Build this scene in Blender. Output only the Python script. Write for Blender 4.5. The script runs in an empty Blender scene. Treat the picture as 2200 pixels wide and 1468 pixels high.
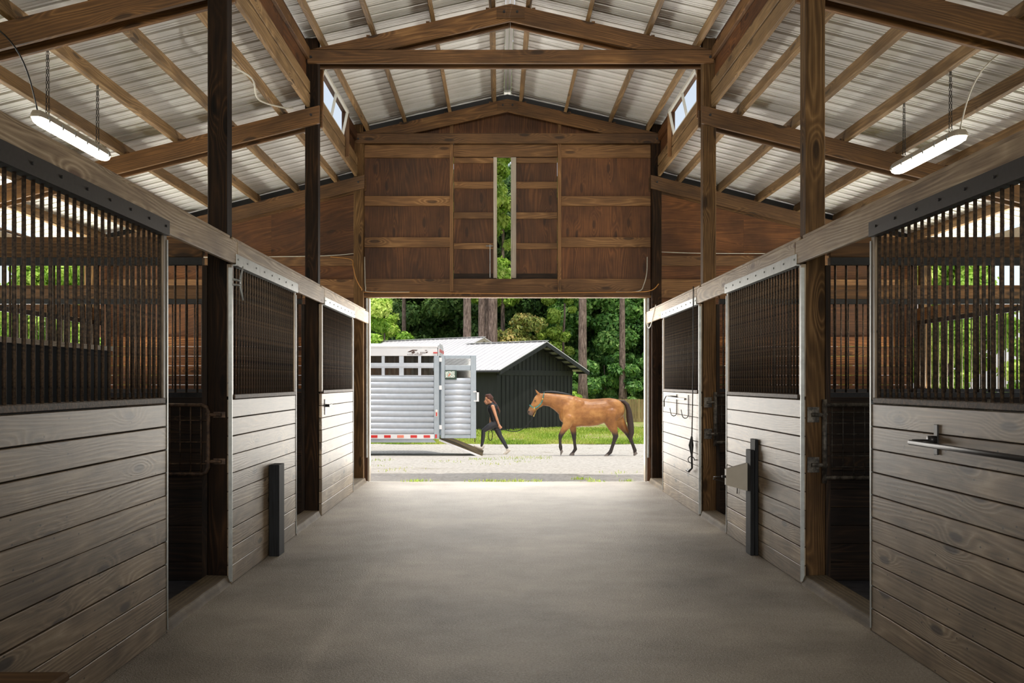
import bpy, math, random
import numpy as np
from mathutils import Vector, Matrix

R = random.Random(7)
sc = bpy.context.scene
col = sc.collection
F = 2200 * 35.0 / 36.0          # focal length in photo pixels
VX, VY, EYE = 1072.0, 821.0, 1.45

# ------------------------------------------------------------------ camera, sky, sun, exposure
cam_d = bpy.data.cameras.new('camera')
cam_d.lens = 35.0
cam_d.sensor_width = 36.0
cam_d.sensor_fit = 'HORIZONTAL'
cam_d.shift_x = (1100 - VX) / 2200
cam_d.shift_y = -(734 - VY) / 2200
cam_d.clip_end = 400
cam = bpy.data.objects.new('camera', cam_d)
cam.location = (0, 0, EYE)
cam.rotation_euler = (math.radians(90), 0, 0)
col.objects.link(cam)
sc.camera = cam

world = bpy.data.worlds.new('world')
sc.world = world
world.use_nodes = True
wn = world.node_tree
wn.nodes.clear()
wo = wn.nodes.new('ShaderNodeOutputWorld')
wb = wn.nodes.new('ShaderNodeBackground')
wsky = wn.nodes.new('ShaderNodeTexSky')
wsky.sky_type = 'NISHITA'
wsky.sun_disc = False
wsky.sun_elevation = math.radians(68)
wsky.sun_rotation = math.radians(200)
wsky.air_density = 1.0
wsky.dust_density = 2.5
wb.inputs['Strength'].default_value = 0.25
wmx = wn.nodes.new('ShaderNodeMix')          # thin bright haze over the blue
wmx.data_type = 'RGBA'
wmx.inputs[0].default_value = 0.5
wmx.inputs[7].default_value = (4.6, 4.5, 4.3, 1)
wn.links.new(wsky.outputs[0], wmx.inputs[6])
wn.links.new(wmx.outputs[2], wb.inputs[0])
wn.links.new(wb.outputs[0], wo.inputs[0])

sun_d = bpy.data.lights.new('sun', 'SUN')
sun_d.energy = 2.7
sun_d.angle = math.radians(0.6)
sun_d.color = (1.0, 0.96, 0.88)
sun = bpy.data.objects.new('sun', sun_d)
sdir = Vector((0.20, -0.36, 1.0))
sun.rotation_euler = sdir.to_track_quat('Z', 'Y').to_euler()
sun.location = (5, -10, 40)
col.objects.link(sun)


def area(name, loc, aim, sx, sy, power, color, spread=180):
    d = bpy.data.lights.new(name, 'AREA')
    d.shape = 'RECTANGLE'
    d.size, d.size_y = sx, sy
    d.energy = power
    d.color = color
    d.spread = math.radians(spread)
    o = bpy.data.objects.new(name, d)
    o.location = loc
    o.rotation_euler = (Vector(loc) - Vector(aim)).to_track_quat('Z', 'Y').to_euler()
    col.objects.link(o)
    return o


# added area lamps standing in for daylight through the openings of the barn
area('daylight_front_door', (0.12, 14.8, 1.45), (0.12, 4.0, 1.2), 3.9, 2.5, 205, (1.0, 0.95, 0.88))
area('daylight_side_left', (-8.6, 11.8, 0.25), (-2.6, 6.0, 4.2), 12.0, 0.8, 2600, (1.0, 0.98, 0.93))  # added low outside, aimed upward to brighten the roof underside
area('daylight_side_right', (8.85, 11.8, 0.25), (2.85, 6.0, 4.2), 12.0, 0.8, 2600, (1.0, 0.98, 0.93))
area('daylight_rear_door', (0.12, -11.8, 2.8), (0.12, 9.0, 4.9), 3.8, 3.0, 210, (1.0, 0.94, 0.84), 60)  # added behind the camera to light the trusses and ceiling

vs = sc.view_settings
vs.view_transform = 'Standard'
vs.look = 'None'
vs.exposure = 0.0
vs.gamma = 1.0
vs.use_curve_mapping = False


# ------------------------------------------------------------------ helpers
def at(px, py, Y):
    return Vector(((px - VX) * Y / F, Y, EYE - (py - VY) * Y / F))


def srgb(r, g, b):
    def f(c):
        c /= 255.0
        return c / 12.92 if c <= 0.04045 else ((c + 0.055) / 1.055) ** 2.4
    return (f(r), f(g), f(b), 1.0)


def wloc(o):
    v = Vector((0, 0, 0))
    while o is not None:
        v += o.location
        o = o.parent
    return v


def tag(o, label=None, cat=None, group=None, kind=None):
    if label: o['label'] = label
    if cat: o['category'] = cat
    if group: o['group'] = group
    if kind: o['kind'] = kind
    return o


def thing(name, label, cat, loc=(0, 0, 0), group=None, kind=None):
    o = bpy.data.objects.new(name, None)
    o.empty_display_size = 0.1
    o.location = loc
    col.objects.link(o)
    return tag(o, label, cat, group, kind)


def struct(name, loc=(0, 0, 0), label=None):
    o = bpy.data.objects.new(name, None)
    o.empty_display_size = 0.1
    o.location = loc
    col.objects.link(o)
    return tag(o, label, None, None, 'structure')


def link(name, me, parent=None, loc=(0, 0, 0)):
    o = bpy.data.objects.new(name, me)
    o.location = loc
    if parent is not None:
        o.parent = parent
    col.objects.link(o)
    return o


def copy_tree(o, parent=None):
    c = o.copy()
    col.objects.link(c)
    c.parent = parent
    for ch in list(o.children):
        copy_tree(ch, c)
    return c


def delta(a, b):
    return [a[i] - b[i] for i in range(3)]


class MB:
    """Collects pieces and links them as one mesh."""

    def __init__(self):
        self.v, self.f, self.uv, self.t = [], [], [], []

    def _quadbox(self, c, ax, ay, az, tint=None):
        # c: corner, ax/ay/az: edge vectors
        c, ax, ay, az = Vector(c), Vector(ax), Vector(ay), Vector(az)
        if ax.cross(ay).dot(az) < 0:
            c = c + ax
            ax = -ax
        b = len(self.v)
        for k in (0, 1):
            for j in (0, 1):
                for i in (0, 1):
                    self.v.append(tuple(c + ax * i + ay * j + az * k))
        L = [ax.length, ay.length, az.length]
        long_ax = L.index(max(L))
        ou, ov = R.uniform(0, 60), R.uniform(0, 60)
        faces = [((0, 2, 3, 1), 0, 1), ((4, 5, 7, 6), 0, 1), ((0, 1, 5, 4), 0, 2), ((2, 6, 7, 3), 0, 2), ((0, 4, 6, 2), 1, 2), ((1, 3, 7, 5), 1, 2)]
        t = R.uniform(0.0, 1.0) if tint is None else tint
        for idx, p, q in faces:
            self.f.append(tuple(b + i for i in idx))
            self.t.append(t)
            if q == long_ax or (p != long_ax and L[q] > L[p]):
                p, q = q, p
            for i in idx:
                cc = (i & 1, (i >> 1) & 1, (i >> 2) & 1)
                self.uv.append((ou + cc[p] * L[p], ov + cc[q] * L[q]))

    def box(self, x0, x1, y0, y1, z0, z1, tint=None):
        x0, x1 = min(x0, x1), max(x0, x1)
        y0, y1 = min(y0, y1), max(y0, y1)
        self._quadbox((x0, y0, z0), (x1 - x0, 0, 0), (0, y1 - y0, 0), (0, 0, z1 - z0), tint)
        return self

    def bar(self, p0, p1, w, h, up=(0, 0, 1), tint=None):
        """box along p0->p1 (centre line), w across, h along up"""
        p0, p1, up = Vector(p0), Vector(p1), Vector(up)
        d = p1 - p0
        s = d.cross(up).normalized()
        u = s.cross(d).normalized()
        self._quadbox(p0 - s * w / 2 - u * h / 2, d, s * w, u * h, tint)
        return self

    def face(self, pts, tint=0.5):
        b = len(self.v)
        self.v += [tuple(p) for p in pts]
        self.f.append(tuple(range(b, b + len(pts))))
        self.t.append(tint)
        o = Vector(pts[0])
        e = (Vector(pts[1]) - o)
        e = e.normalized() if e.length > 1e-9 else Vector((1, 0, 0))
        n = None
        for k in range(2, len(pts)):
            q = e.cross(Vector(pts[k]) - o)
            if q.length > 1e-9:
                n = q.normalized()
                break
        n = n or Vector((0, 0, 1))
        g = n.cross(e)
        for p in pts:
            dd = Vector(p) - o
            self.uv.append((dd.dot(e), dd.dot(g)))
        return self

    def prism(self, poly, d):
        """extrude a planar polygon (3-D points) along vector d"""
        d = Vector(d)
        a = [Vector(p) for p in poly]
        n = Vector((0, 0, 0))
        for i in range(len(a)):
            n += a[i].cross(a[(i + 1) % len(a)])
        if n.dot(d) < 0:
            a.reverse()
        bb = [p + d for p in a]
        t = R.random()
        self.face(list(reversed(a)), t)
        self.face(bb, t)
        for i in range(len(a)):
            j = (i + 1) % len(a)
            self.face([a[i], a[j], bb[j], bb[i]], t)
        return self

    def tube(self, pts, r, n=8, closed=False, cap=True, flat=None):
        pts = [Vector(p) for p in pts]
        m = len(pts)
        rr = r if isinstance(r, (list, tuple)) else [r] * m
        b = len(self.v)
        prev = None
        for i, p in enumerate(pts):
            if closed:
                tg = pts[(i + 1) % m] - pts[i - 1]
            else:
                tg = pts[min(i + 1, m - 1)] - pts[max(i - 1, 0)]
            tg.normalize()
            if prev is None:
                ref = Vector((0, 0, 1)) if abs(tg.z) < 0.9 else Vector((0, 1, 0))
                s = tg.cross(ref).normalized()
            else:
                s = prev - tg * prev.dot(tg)
                s.normalize()
            prev = s
            u = tg.cross(s)
            for k in range(n):
                a = 2 * math.pi * k / n
                fu = 1.0 if flat is None else flat
                self.v.append(tuple(p + s * math.cos(a) * rr[i] + u * math.sin(a) * rr[i] * fu))
        t = R.random()
        segs = m if closed else m - 1
        for i in range(segs):
            j = (i + 1) % m
            for k in range(n):
                l = (k + 1) % n
                self.f.append((b + i * n + k, b + i * n + l, b + j * n + l, b + j * n + k))
                self.t.append(t)
                for q in range(4):
                    self.uv.append((i * 0.1 + (q > 1) * 0.1, k * 0.02 + (q in (1, 2)) * 0.02))
        if cap and not closed:
            self.f.append(tuple(b + k for k in reversed(range(n))))
            self.t.append(t)
            self.uv += [(0, 0)] * n
            self.f.append(tuple(b + (m - 1) * n + k for k in range(n)))
            self.t.append(t)
            self.uv += [(0, 0)] * n
        return self

    def loft(self, stations, n=16, p=2.0):
        """stations: (centre, half vector a, half vector b); closed with caps"""
        b = len(self.v)
        m = len(stations)
        for c, a, bb in stations:
            c, a, bb = Vector(c), Vector(a), Vector(bb)
            for k in range(n):
                th = 2 * math.pi * k / n
                ct, st = math.cos(th), math.sin(th)
                e = 2.0 / p
                x = math.copysign(abs(ct) ** e, ct)
                y = math.copysign(abs(st) ** e, st)
                self.v.append(tuple(c + a * x + bb * y))
        for i in range(m - 1):
            for k in range(n):
                l = (k + 1) % n
                self.f.append((b + i * n + k, b + i * n + l, b + (i + 1) * n + l, b + (i + 1) * n + k))
                self.t.append(0.5)
                self.uv += [(0, 0)] * 4
        for i, rev in ((0, True), (m - 1, False)):
            rg = range(n - 1, -1, -1) if rev else range(n)
            self.f.append(tuple(b + i * n + k for k in rg))
            self.t.append(0.5)
            self.uv += [(0, 0)] * n
        return self

    def ball(self, c, rx, ry=None, rz=None, nu=12, nv=8, rot=None):
        ry = rx if ry is None else ry
        rz = rx if rz is None else rz
        c = Vector(c)
        st = []
        M = rot.to_3x3() if rot is not None else Matrix.Identity(3)
        for i in range(nv + 1):
            ph = math.pi * (0.02 + 0.96 * i / nv)
            zc, s = -math.cos(ph), math.sin(ph)
            st.append((c + M @ Vector((0, 0, rz * zc)), M @ Vector((rx * s, 0, 0)), M @ Vector((0, ry * s, 0))))
        return self.loft(st, nu)

    def limb(self, pts, rad, n=12, flat=1.0, side=(0, 1, 0)):
        """tapered tube with rounded ends through pts"""
        pts = [Vector(p) for p in pts]
        st = []
        m = len(pts)
        for i, p in enumerate(pts):
            tg = (pts[min(i + 1, m - 1)] - pts[max(i - 1, 0)]).normalized()
            s = Vector(side)
            s = (s - tg * s.dot(tg)).normalized()
            u = s.cross(tg).normalized()
            r = rad[i]
            rs = r * flat
            if i == 0:
                for q in (0.97, 0.75, 0.4):
                    w = math.sqrt(1 - q * q)
                    st.append((p - tg * r * q, u * r * w, s * rs * w))
            st.append((p, u * r, s * rs))
            if i == m - 1:
                for q in (0.4, 0.75, 0.97):
                    w = math.sqrt(1 - q * q)
                    st.append((p + tg * r * q, u * r * w, s * rs * w))
        return self.loft(st, n)

    def mesh(self, name, off=Vector((0, 0, 0)), smooth=False):
        me = bpy.data.meshes.new(name)
        me.from_pydata([(x - off.x, y - off.y, z - off.z) for x, y, z in self.v], [], self.f)
        uvl = me.uv_layers.new(name='UVMap')
        uvl.data.foreach_set('uv', np.array(self.uv, dtype=np.float32).ravel())
        a = me.attributes.new('tint', 'FLOAT', 'FACE')
        a.data.foreach_set('value', np.array(self.t, dtype=np.float32))
        if smooth:
            me.polygons.foreach_set('use_smooth', [True] * len(me.polygons))
        me.update()
        return me

    def build(self, name, mat, parent=None, smooth=False, bevel=0.0, loc=None):
        off = wloc(parent) if parent is not None else Vector(loc or (0, 0, 0))
        me = self.mesh(name, off, smooth)
        me.materials.append(mat)
        o = link(name, me, parent, (0, 0, 0) if parent is not None else off)
        if bevel:
            m = o.modifiers.new('bevel', 'BEVEL')
            m.width = bevel
            m.segments = 1
            m.limit_method = 'ANGLE'
        return o

    def remesh(self, name, mat, parent=None, voxel=0.012, smooth=4, loc=None):
        """fuse the pieces into one continuous smooth surface"""
        off = wloc(parent) if parent is not None else Vector(loc or (0, 0, 0))
        me = bpy.data.meshes.new(name + '_raw')
        me.from_pydata([(x - off.x, y - off.y, z - off.z) for x, y, z in self.v], [], self.f)
        tmp = bpy.data.objects.new(name + '_raw', me)
        col.objects.link(tmp)
        m = tmp.modifiers.new('r', 'REMESH')
        m.mode = 'VOXEL'
        m.voxel_size = voxel
        m.use_smooth_shade = True
        if smooth:
            s = tmp.modifiers.new('s', 'SMOOTH')
            s.factor = 0.5
            s.iterations = smooth
        bpy.context.view_layer.update()
        dg = bpy.context.evaluated_depsgraph_get()
        out = bpy.data.meshes.new_from_object(tmp.evaluated_get(dg))
        out.name = name
        bpy.data.objects.remove(tmp)
        bpy.data.meshes.remove(me)
        out.materials.clear()
        out.materials.append(mat)
        out.polygons.foreach_set('use_smooth', [True] * len(out.polygons))
        return link(name, out, parent, (0, 0, 0) if parent is not None else off)


# ------------------------------------------------------------------ materials
class NT:
    def __init__(self, name):
        self.m = bpy.data.materials.new(name)
        self.m.use_nodes = True
        self.t = self.m.node_tree
        self.t.nodes.clear()
        self.out = self.t.nodes.new('ShaderNodeOutputMaterial')
        self.b = self.t.nodes.new('ShaderNodeBsdfPrincipled')
        self.t.links.new(self.b.outputs[0], self.out.inputs[0])

    def n(self, typ, **kw):
        nd = self.t.nodes.new(typ)
        for k, v in kw.items():
            setattr(nd, k, v)
        return nd

    def set(self, nd, key, val):
        s = nd.inputs[key]
        if hasattr(val, 'is_output') or isinstance(val, bpy.types.NodeSocket):
            self.t.links.new(val, s)
        else:
            s.default_value = val

    def noise(self, vec, scale, detail=4, rough=0.55, dist=0.0):
        nd = self.n('ShaderNodeTexNoise')
        self.set(nd, 'Vector', vec)
        for k, v in (('Scale', scale), ('Detail', detail), ('Roughness', rough), ('Distortion', dist)):
            nd.inputs[k].default_value = v
        return nd.outputs['Fac']

    def mapping(self, vec, scale):
        nd = self.n('ShaderNodeMapping')
        self.set(nd, 'Vector', vec)
        nd.inputs['Scale'].default_value = scale
        return nd.outputs[0]

    def ramp(self, fac, stops):
        nd = self.n('ShaderNodeValToRGB')
        self.set(nd, 'Fac', fac)
        el = nd.color_ramp.elements
        while len(el) < len(stops):
            el.new(0.5)
        for e, (p, c) in zip(el, stops):
            e.position = p
            e.color = c if len(c) == 4 else (*c, 1)
        return nd.outputs[0]

    def mix(self, fac, a, b, mode='MIX'):
        nd = self.n('ShaderNodeMix', data_type='RGBA', blend_type=mode)
        self.set(nd, 0, fac)
        self.set(nd, 6, a)
        self.set(nd, 7, b)
        return nd.outputs[2]

    def math(self, op, a, b=0.0, clamp=False):
        nd = self.n('ShaderNodeMath', operation=op)
        nd.use_clamp = clamp
        self.set(nd, 0, a)
        self.set(nd, 1, b)
        return nd.outputs[0]

    def mrange(self, v, a, b, c=0.0, d=1.0, smooth=True):
        nd = self.n('ShaderNodeMapRange')
        if smooth: nd.interpolation_type = 'SMOOTHSTEP'
        self.set(nd, 0, v)
        for i, x in enumerate((a, b, c, d)):
            nd.inputs[i + 1].default_value = x
        return nd.outputs[0]

    def bump(self, h, strength=0.3, dist=0.01):
        nd = self.n('ShaderNodeBump')
        nd.inputs['Strength'].default_value = strength
        nd.inputs['Distance'].default_value = dist
        self.set(nd, 'Height', h)
        self.t.links.new(nd.outputs[0], self.b.inputs['Normal'])

    def uv(self):
        return self.n('ShaderNodeTexCoord').outputs['UV']

    def obj(self):
        return self.n('ShaderNodeTexCoord').outputs['Object']

    def pos(self):
        return self.n('ShaderNodeNewGeometry').outputs['Position']

    def attr(self, name):
        nd = self.n('ShaderNodeAttribute')
        nd.attribute_name = name
        return nd.outputs['Fac']

    def fin(self, color, rough=0.7, metal=0.0, spec=0.5):
        self.set(self.b, 'Base Color', color)
        self.set(self.b, 'Roughness', rough)
        self.set(self.b, 'Metallic', metal)
        self.b.inputs['Specular IOR Level'].default_value = spec
        return self.m


def wood(name, dark, mid, light, rough=0.65, knot=1.0, grain=1.0, stain=0.25, knotcol=None, spec=0.4, vary=0.45, bump=0.35, nails=False):
    w = NT(name)
    uv = w.uv()
    sx = w.n('ShaderNodeSeparateXYZ')
    w.set(sx, 0, uv)
    # knots pull the growth rings around themselves
    vo = w.n('ShaderNodeTexVoronoi', voronoi_dimensions='2D')
    w.set(vo, 'Vector', w.mapping(uv, (1.05, 3.6, 1)))
    vo.inputs['Scale'].default_value = 1.0
    kd = vo.outputs['Distance']
    sc_ = w.n('ShaderNodeSeparateColor')
    w.set(sc_, 0, vo.outputs['Color'])
    keep = w.mrange(sc_.outputs[0], 0.25, 0.3, 0.0, 1.0)
    pull = w.math('MULTIPLY', w.mrange(kd, 0.0, 0.30, 1.0, 0.0), keep)
    base = w.noise(w.mapping(uv, (0.42, 4.2, 1)), 1.0, 2, 0.4)
    field = w.math('ADD', w.math('MULTIPLY', base, 15.0), w.math('MULTIPLY', sx.outputs[1], 26.0))
    field = w.math('ADD', field, w.math('MULTIPLY', pull, 3.2))
    pp = w.math('PINGPONG', field, 0.5)
    ring0 = w.math('POWER', w.math('MULTIPLY', pp, 2.0), 1.6)
    ring = w.math('MULTIPLY', ring0, w.mrange(w.noise(w.mapping(uv, (0.8, 2.2, 1)), 1.7, 3, 0.5), 0.3, 0.7, 0.25, 1.15))
    fine = w.noise(w.mapping(uv, (3.0, 90, 1)), 1.0, 4, 0.6)
    blot = w.noise(w.mapping(uv, (0.9, 3.0, 1)), 1.3, 4, 0.6)
    g = w.math('ADD', w.math('MULTIPLY', ring, 0.30 * grain), w.math('MULTIPLY', fine, 0.42))
    g = w.math('ADD', g, w.math('MULTIPLY', blot, 0.42))
    c = w.ramp(g, [(0.30, dark), (0.56, mid), (0.86, light)])
    k = w.math('MULTIPLY', w.mrange(kd, 0.05, 0.105, 1.0, 0.0), keep)
    kc = knotcol or tuple([x * 0.4 for x in dark[:3]] + [1])
    c = w.mix(w.math('MULTIPLY', k, 0.8 * knot), c, kc)
    if nails:
        v2 = w.n('ShaderNodeTexVoronoi', voronoi_dimensions='2D')
        w.set(v2, 'Vector', w.mapping(uv, (8, 15, 1)))
        v2.inputs['Scale'].default_value = 1.0
        s2 = w.n('ShaderNodeSeparateColor')
        w.set(s2, 0, v2.outputs['Color'])
        nm = w.math('MULTIPLY', w.mrange(v2.outputs['Distance'], 0.05, 0.085, 1.0, 0.0), w.mrange(s2.outputs[0], 0.80, 0.82, 0.0, 1.0))
        c = w.mix(w.math('MULTIPLY', nm, 0.8), c, srgb(28, 22, 18))
    # per-board tone and old stains
    t = w.mrange(w.attr('tint'), 0, 1, 1.0 - vary * 0.55, 1.0 + vary * 0.45, False)
    s = w.mrange(w.noise(w.pos(), 1.4, 5, 0.6), 0.35, 0.7, 1.0 - stain, 1.0)
    tt = w.math('MULTIPLY', t, s)
    hs = w.n('ShaderNodeHueSaturation')
    w.set(hs, 'Value', tt)
    w.set(hs, 'Color', c)
    w.bump(g, bump, 0.004)
    return w.fin(hs.outputs[0], rough, 0, spec)


def plain(name, rgb, rough=0.5, metal=0.0, noise=0.12, scale=30, spec=0.5):
    w = NT(name)
    f = w.mrange(w.noise(w.obj(), scale, 4, 0.6), 0.3, 0.7, 1 - noise, 1 + noise, False)
    hs = w.n('ShaderNodeHueSaturation')
    w.set(hs, 'Value', f)
    hs.inputs['Color'].default_value = rgb
    return w.fin(hs.outputs[0], rough, metal, spec)


M = {}
M['stall'] = wood('whitewashed_planks', srgb(90, 71, 50), srgb(160, 140, 114), srgb(204, 186, 160), 0.46, 1.1, 0.7, 0.45, srgb(50, 35, 23), 0.5, 0.4, nails=True)
M['header'] = wood('pale_header_wood', srgb(112, 88, 64), srgb(178, 155, 126), srgb(212, 194, 168), 0.55, 1.0, 0.9, 0.22, srgb(92, 58, 34), 0.4, 0.25)
M['post'] = wood('dark_post_wood', srgb(16, 10, 5), srgb(46, 30, 16), srgb(84, 57, 33), 0.75, 1.0, 0.9, 0.35, None, 0.15)
M['post2'] = wood('brown_post_wood', srgb(58, 39, 20), srgb(108, 80, 48), srgb(152, 120, 80), 0.75, 1.0, 0.9, 0.3, None, 0.2)
M['truss'] = wood('truss_wood', srgb(64, 42, 19), srgb(118, 82, 45), srgb(166, 124, 76), 0.65, 1.0, 0.8, 0.25)
M['purlin'] = wood('purlin_wood', srgb(92, 68, 40), srgb(150, 118, 78), srgb(188, 156, 112), 0.65, 0.9, 0.8, 0.2)
M['ply'] = wood('plywood_brown', srgb(66, 38, 17), srgb(112, 69, 34), srgb(148, 96, 51), 0.6, 0.8, 0.8, 0.4, None, 0.35, 0.5)
M['girt'] = wood('girt_wood', srgb(84, 55, 28), srgb(136, 97, 57), srgb(176, 134, 88), 0.65, 0.9, 0.8, 0.2)
M['inner'] = wood('stall_inner_wood', srgb(60, 33, 14), srgb(146, 92, 46), srgb(204, 148, 88), 0.65, 0.8, 0.8, 0.3, None, 0.35, 0.9)
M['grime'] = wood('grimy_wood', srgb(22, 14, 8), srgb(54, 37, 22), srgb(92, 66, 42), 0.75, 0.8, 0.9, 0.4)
M['sill'] = wood('worn_sill_wood', srgb(70, 58, 44), srgb(124, 108, 84), srgb(160, 144, 118), 0.75, 0.8, 1.2, 0.4)
M['strip'] = wood('pale_trim_wood', srgb(150, 138, 122), srgb(186, 174, 158), srgb(206, 196, 182), 0.6, 0.3, 0.6, 0.1)
M['galv'] = plain('galvanised_steel', srgb(150, 153, 152), 0.42, 0.55, 0.18, 18)
M['iron'] = plain('black_iron', srgb(38, 37, 38), 0.42, 0.35, 0.3, 40)
M['black'] = plain('black_plastic', srgb(18, 18, 19), 0.4, 0.0, 0.2, 30)
M['grey_plastic'] = plain('grey_plastic', srgb(150, 142, 128), 0.5, 0.0, 0.06, 10)
M['slate'] = plain('slate_panel', srgb(30, 35, 41), 0.8, 0.0, 0.12, 4, 0.15)
M['cable_white'] = plain('white_cable', srgb(196, 190, 176), 0.5)
M['cable_yellow'] = plain('yellow_cable', srgb(176, 120, 52), 0.5)

w = NT('rusty_bar')
rn = w.noise(w.obj(), 60, 5, 0.65)
c = w.ramp(rn, [(0.36, srgb(34, 28, 24)), (0.55, srgb(78, 63, 49)), (0.75, srgb(118, 94, 70))])
w.bump(rn, 0.5, 0.003)
M['bar'] = w.fin(c, 0.65, 0.25)

w = NT('bollard_black')
c = w.ramp(w.noise(w.mapping(w.obj(), (60, 60, 3)), 1, 4, 0.6), [(0.3, srgb(8, 8, 9)), (0.7, srgb(34, 36, 40))])
M['bollard'] = w.fin(c, 0.7, 0.0, 0.2)

# white roof sheet seen from below
w = NT('white_roof_sheet')
p = w.pos()
n1 = w.noise(w.mapping(p, (1.0, 0.5, 1.0)), 1.3, 4, 0.6)
c = w.ramp(n1, [(0.3, srgb(206, 203, 196)), (0.65, srgb(232, 230, 226))])
M['roof'] = w.fin(c, 0.42, 0.0, 0.5)

# aisle concrete
w = NT('aisle_concrete')
p = w.pos()
big = w.noise(p, 0.9, 5, 0.6)
fine = w.noise(p, 70, 5, 0.7)
peb = w.n('ShaderNodeTexVoronoi')
w.set(peb, 'Vector', p)
peb.inputs['Scale'].default_value = 130
c = w.ramp(w.math('ADD', w.math('MULTIPLY', big, 0.55), w.math('MULTIPLY', fine, 0.45)), [(0.36, srgb(94, 86, 76)), (0.5, srgb(136, 128, 117)), (0.64, srgb(168, 160, 149))])
c = w.mix(w.mrange(peb.outputs['Distance'], 0.0, 0.5, 0.35, 0.0), c, srgb(182, 175, 165))
hh = w.math('ADD', w.math('MULTIPLY', fine, 0.8), w.math('MULTIPLY', peb.outputs['Distance'], -0.5))
w.bump(hh, 0.55, 0.009)
M['concrete'] = w.fin(c, 0.62, 0, 0.5)

w = NT('stall_mat')
c = w.ramp(w.noise(w.pos(), 8, 4, 0.6), [(0.35, srgb(34, 34, 38)), (0.65, srgb(62, 62, 68))])
M['mat'] = w.fin(c, 0.7)

# gravel drive
w = NT('gravel_drive')
p = w.pos()
fine = w.noise(p, 14, 6, 0.75)
big = w.noise(p, 0.7, 5, 0.65)
spk = w.noise(p, 3.2, 5, 0.7)
c = w.ramp(fine, [(0.28, srgb(142, 134, 122)), (0.5, srgb(200, 194, 183)), (0.72, srgb(226, 221, 212))])
dm = w.mrange(w.math('ADD', w.math('MULTIPLY', big, 0.5), w.math('MULTIPLY', spk, 0.5)), 0.55, 0.66, 0.0, 0.75)
c = w.mix(dm, c, srgb(146, 134, 104))
pv = w.n('ShaderNodeTexVoronoi')
w.set(pv, 'Vector', p)
pv.inputs['Scale'].default_value = 9.0
ps = w.n('ShaderNodeSeparateColor')
w.set(ps, 0, pv.outputs['Color'])
pm = w.math('MULTIPLY', w.mrange(pv.outputs['Distance'], 0.12, 0.3, 1.0, 0.0), w.mrange(ps.outputs[0], 0.6, 0.65, 0.0, 0.75))
c = w.mix(pm, c, srgb(120, 108, 94))
w.bump(fine, 0.8, 0.03)
M['gravel'] = w.fin(c, 0.85)

# grass soil
w = NT('grass_soil')
p = w.pos()
g1 = w.noise(p, 1.1, 5, 0.65)
g2 = w.noise(p, 18, 4, 0.7)
c = w.ramp(g1, [(0.36, srgb(104, 134, 48)), (0.48, srgb(156, 172, 76)), (0.58, srgb(188, 168, 130))])
c = w.mix(w.math('MULTIPLY', g2, 0.35), c, srgb(70, 84, 34))
w.bump(g2, 0.6, 0.05)
M['soil'] = w.fin(c, 0.9)


def leafmat(name, a, b, c_):
    w = NT(name)
    c = w.ramp(w.attr('tint'), [(0.0, a), (0.5, b), (1.0, c_)])
    w.set(w.b, 'Base Color', c)
    w.b.inputs['Roughness'].default_value = 0.5
    w.b.inputs['Specular IOR Level'].default_value = 0.35
    tr = w.n('ShaderNodeBsdfTranslucent')
    w.set(tr, 'Color', c)
    mx = w.n('ShaderNodeMixShader')
    mx.inputs[0].default_value = 0.3
    w.t.links.new(w.b.outputs[0], mx.inputs[1])
    w.t.links.new(tr.outputs[0], mx.inputs[2])
    w.t.links.new(mx.outputs[0], w.out.inputs[0])
    return w.m


M['blade'] = leafmat('grass_blade', srgb(112, 148, 44), srgb(172, 196, 76), srgb(212, 204, 124))
M['leaf_dark'] = leafmat('leaf_dark', srgb(50, 78, 40), srgb(86, 122, 60), srgb(140, 168, 92))
M['leaf_mid'] = leafmat('leaf_mid', srgb(62, 102, 50), srgb(104, 152, 70), srgb(164, 198, 108))
M['leaf_light'] = leafmat('leaf_light', srgb(124, 168, 54), srgb(176, 212, 84), srgb(224, 238, 132))
M['leaf_mag'] = leafmat('leaf_magnolia', srgb(84, 104, 46), srgb(146, 156, 78), srgb(214, 188, 116))
M['leaf_pine'] = leafmat('leaf_pine', srgb(112, 144, 50), srgb(160, 188, 76), srgb(200, 216, 110))

w = NT('pine_bark')
br = w.noise(w.mapping(w.obj(), (14, 14, 3.0)), 1.0, 5, 0.7)
c = w.ramp(br, [(0.35, srgb(70, 56, 48)), (0.55, srgb(130, 110, 98)), (0.7, srgb(164, 146, 134))])
w.bump(br, 0.8, 0.05)
M['bark'] = w.fin(c, 0.85)

w = NT('black_board_siding')
c = w.ramp(w.noise(w.mapping(w.obj(), (8, 8, 0.8)), 1.0, 4, 0.6), [(0.3, srgb(19, 20, 19)), (0.7, srgb(38, 39, 38))])
M['siding'] = w.fin(c, 0.6)
M['shed_roof'] = plain('shed_roof_metal', srgb(206, 204, 204), 0.45, 0.0, 0.05, 2)
M['shed_trim'] = plain('shed_trim', srgb(150, 140, 124), 0.6)
M['cedar'] = wood('fence_cedar', srgb(120, 100, 62), srgb(158, 138, 92), srgb(188, 168, 120), 0.7, 0.3, 0.6, 0.15)

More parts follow.
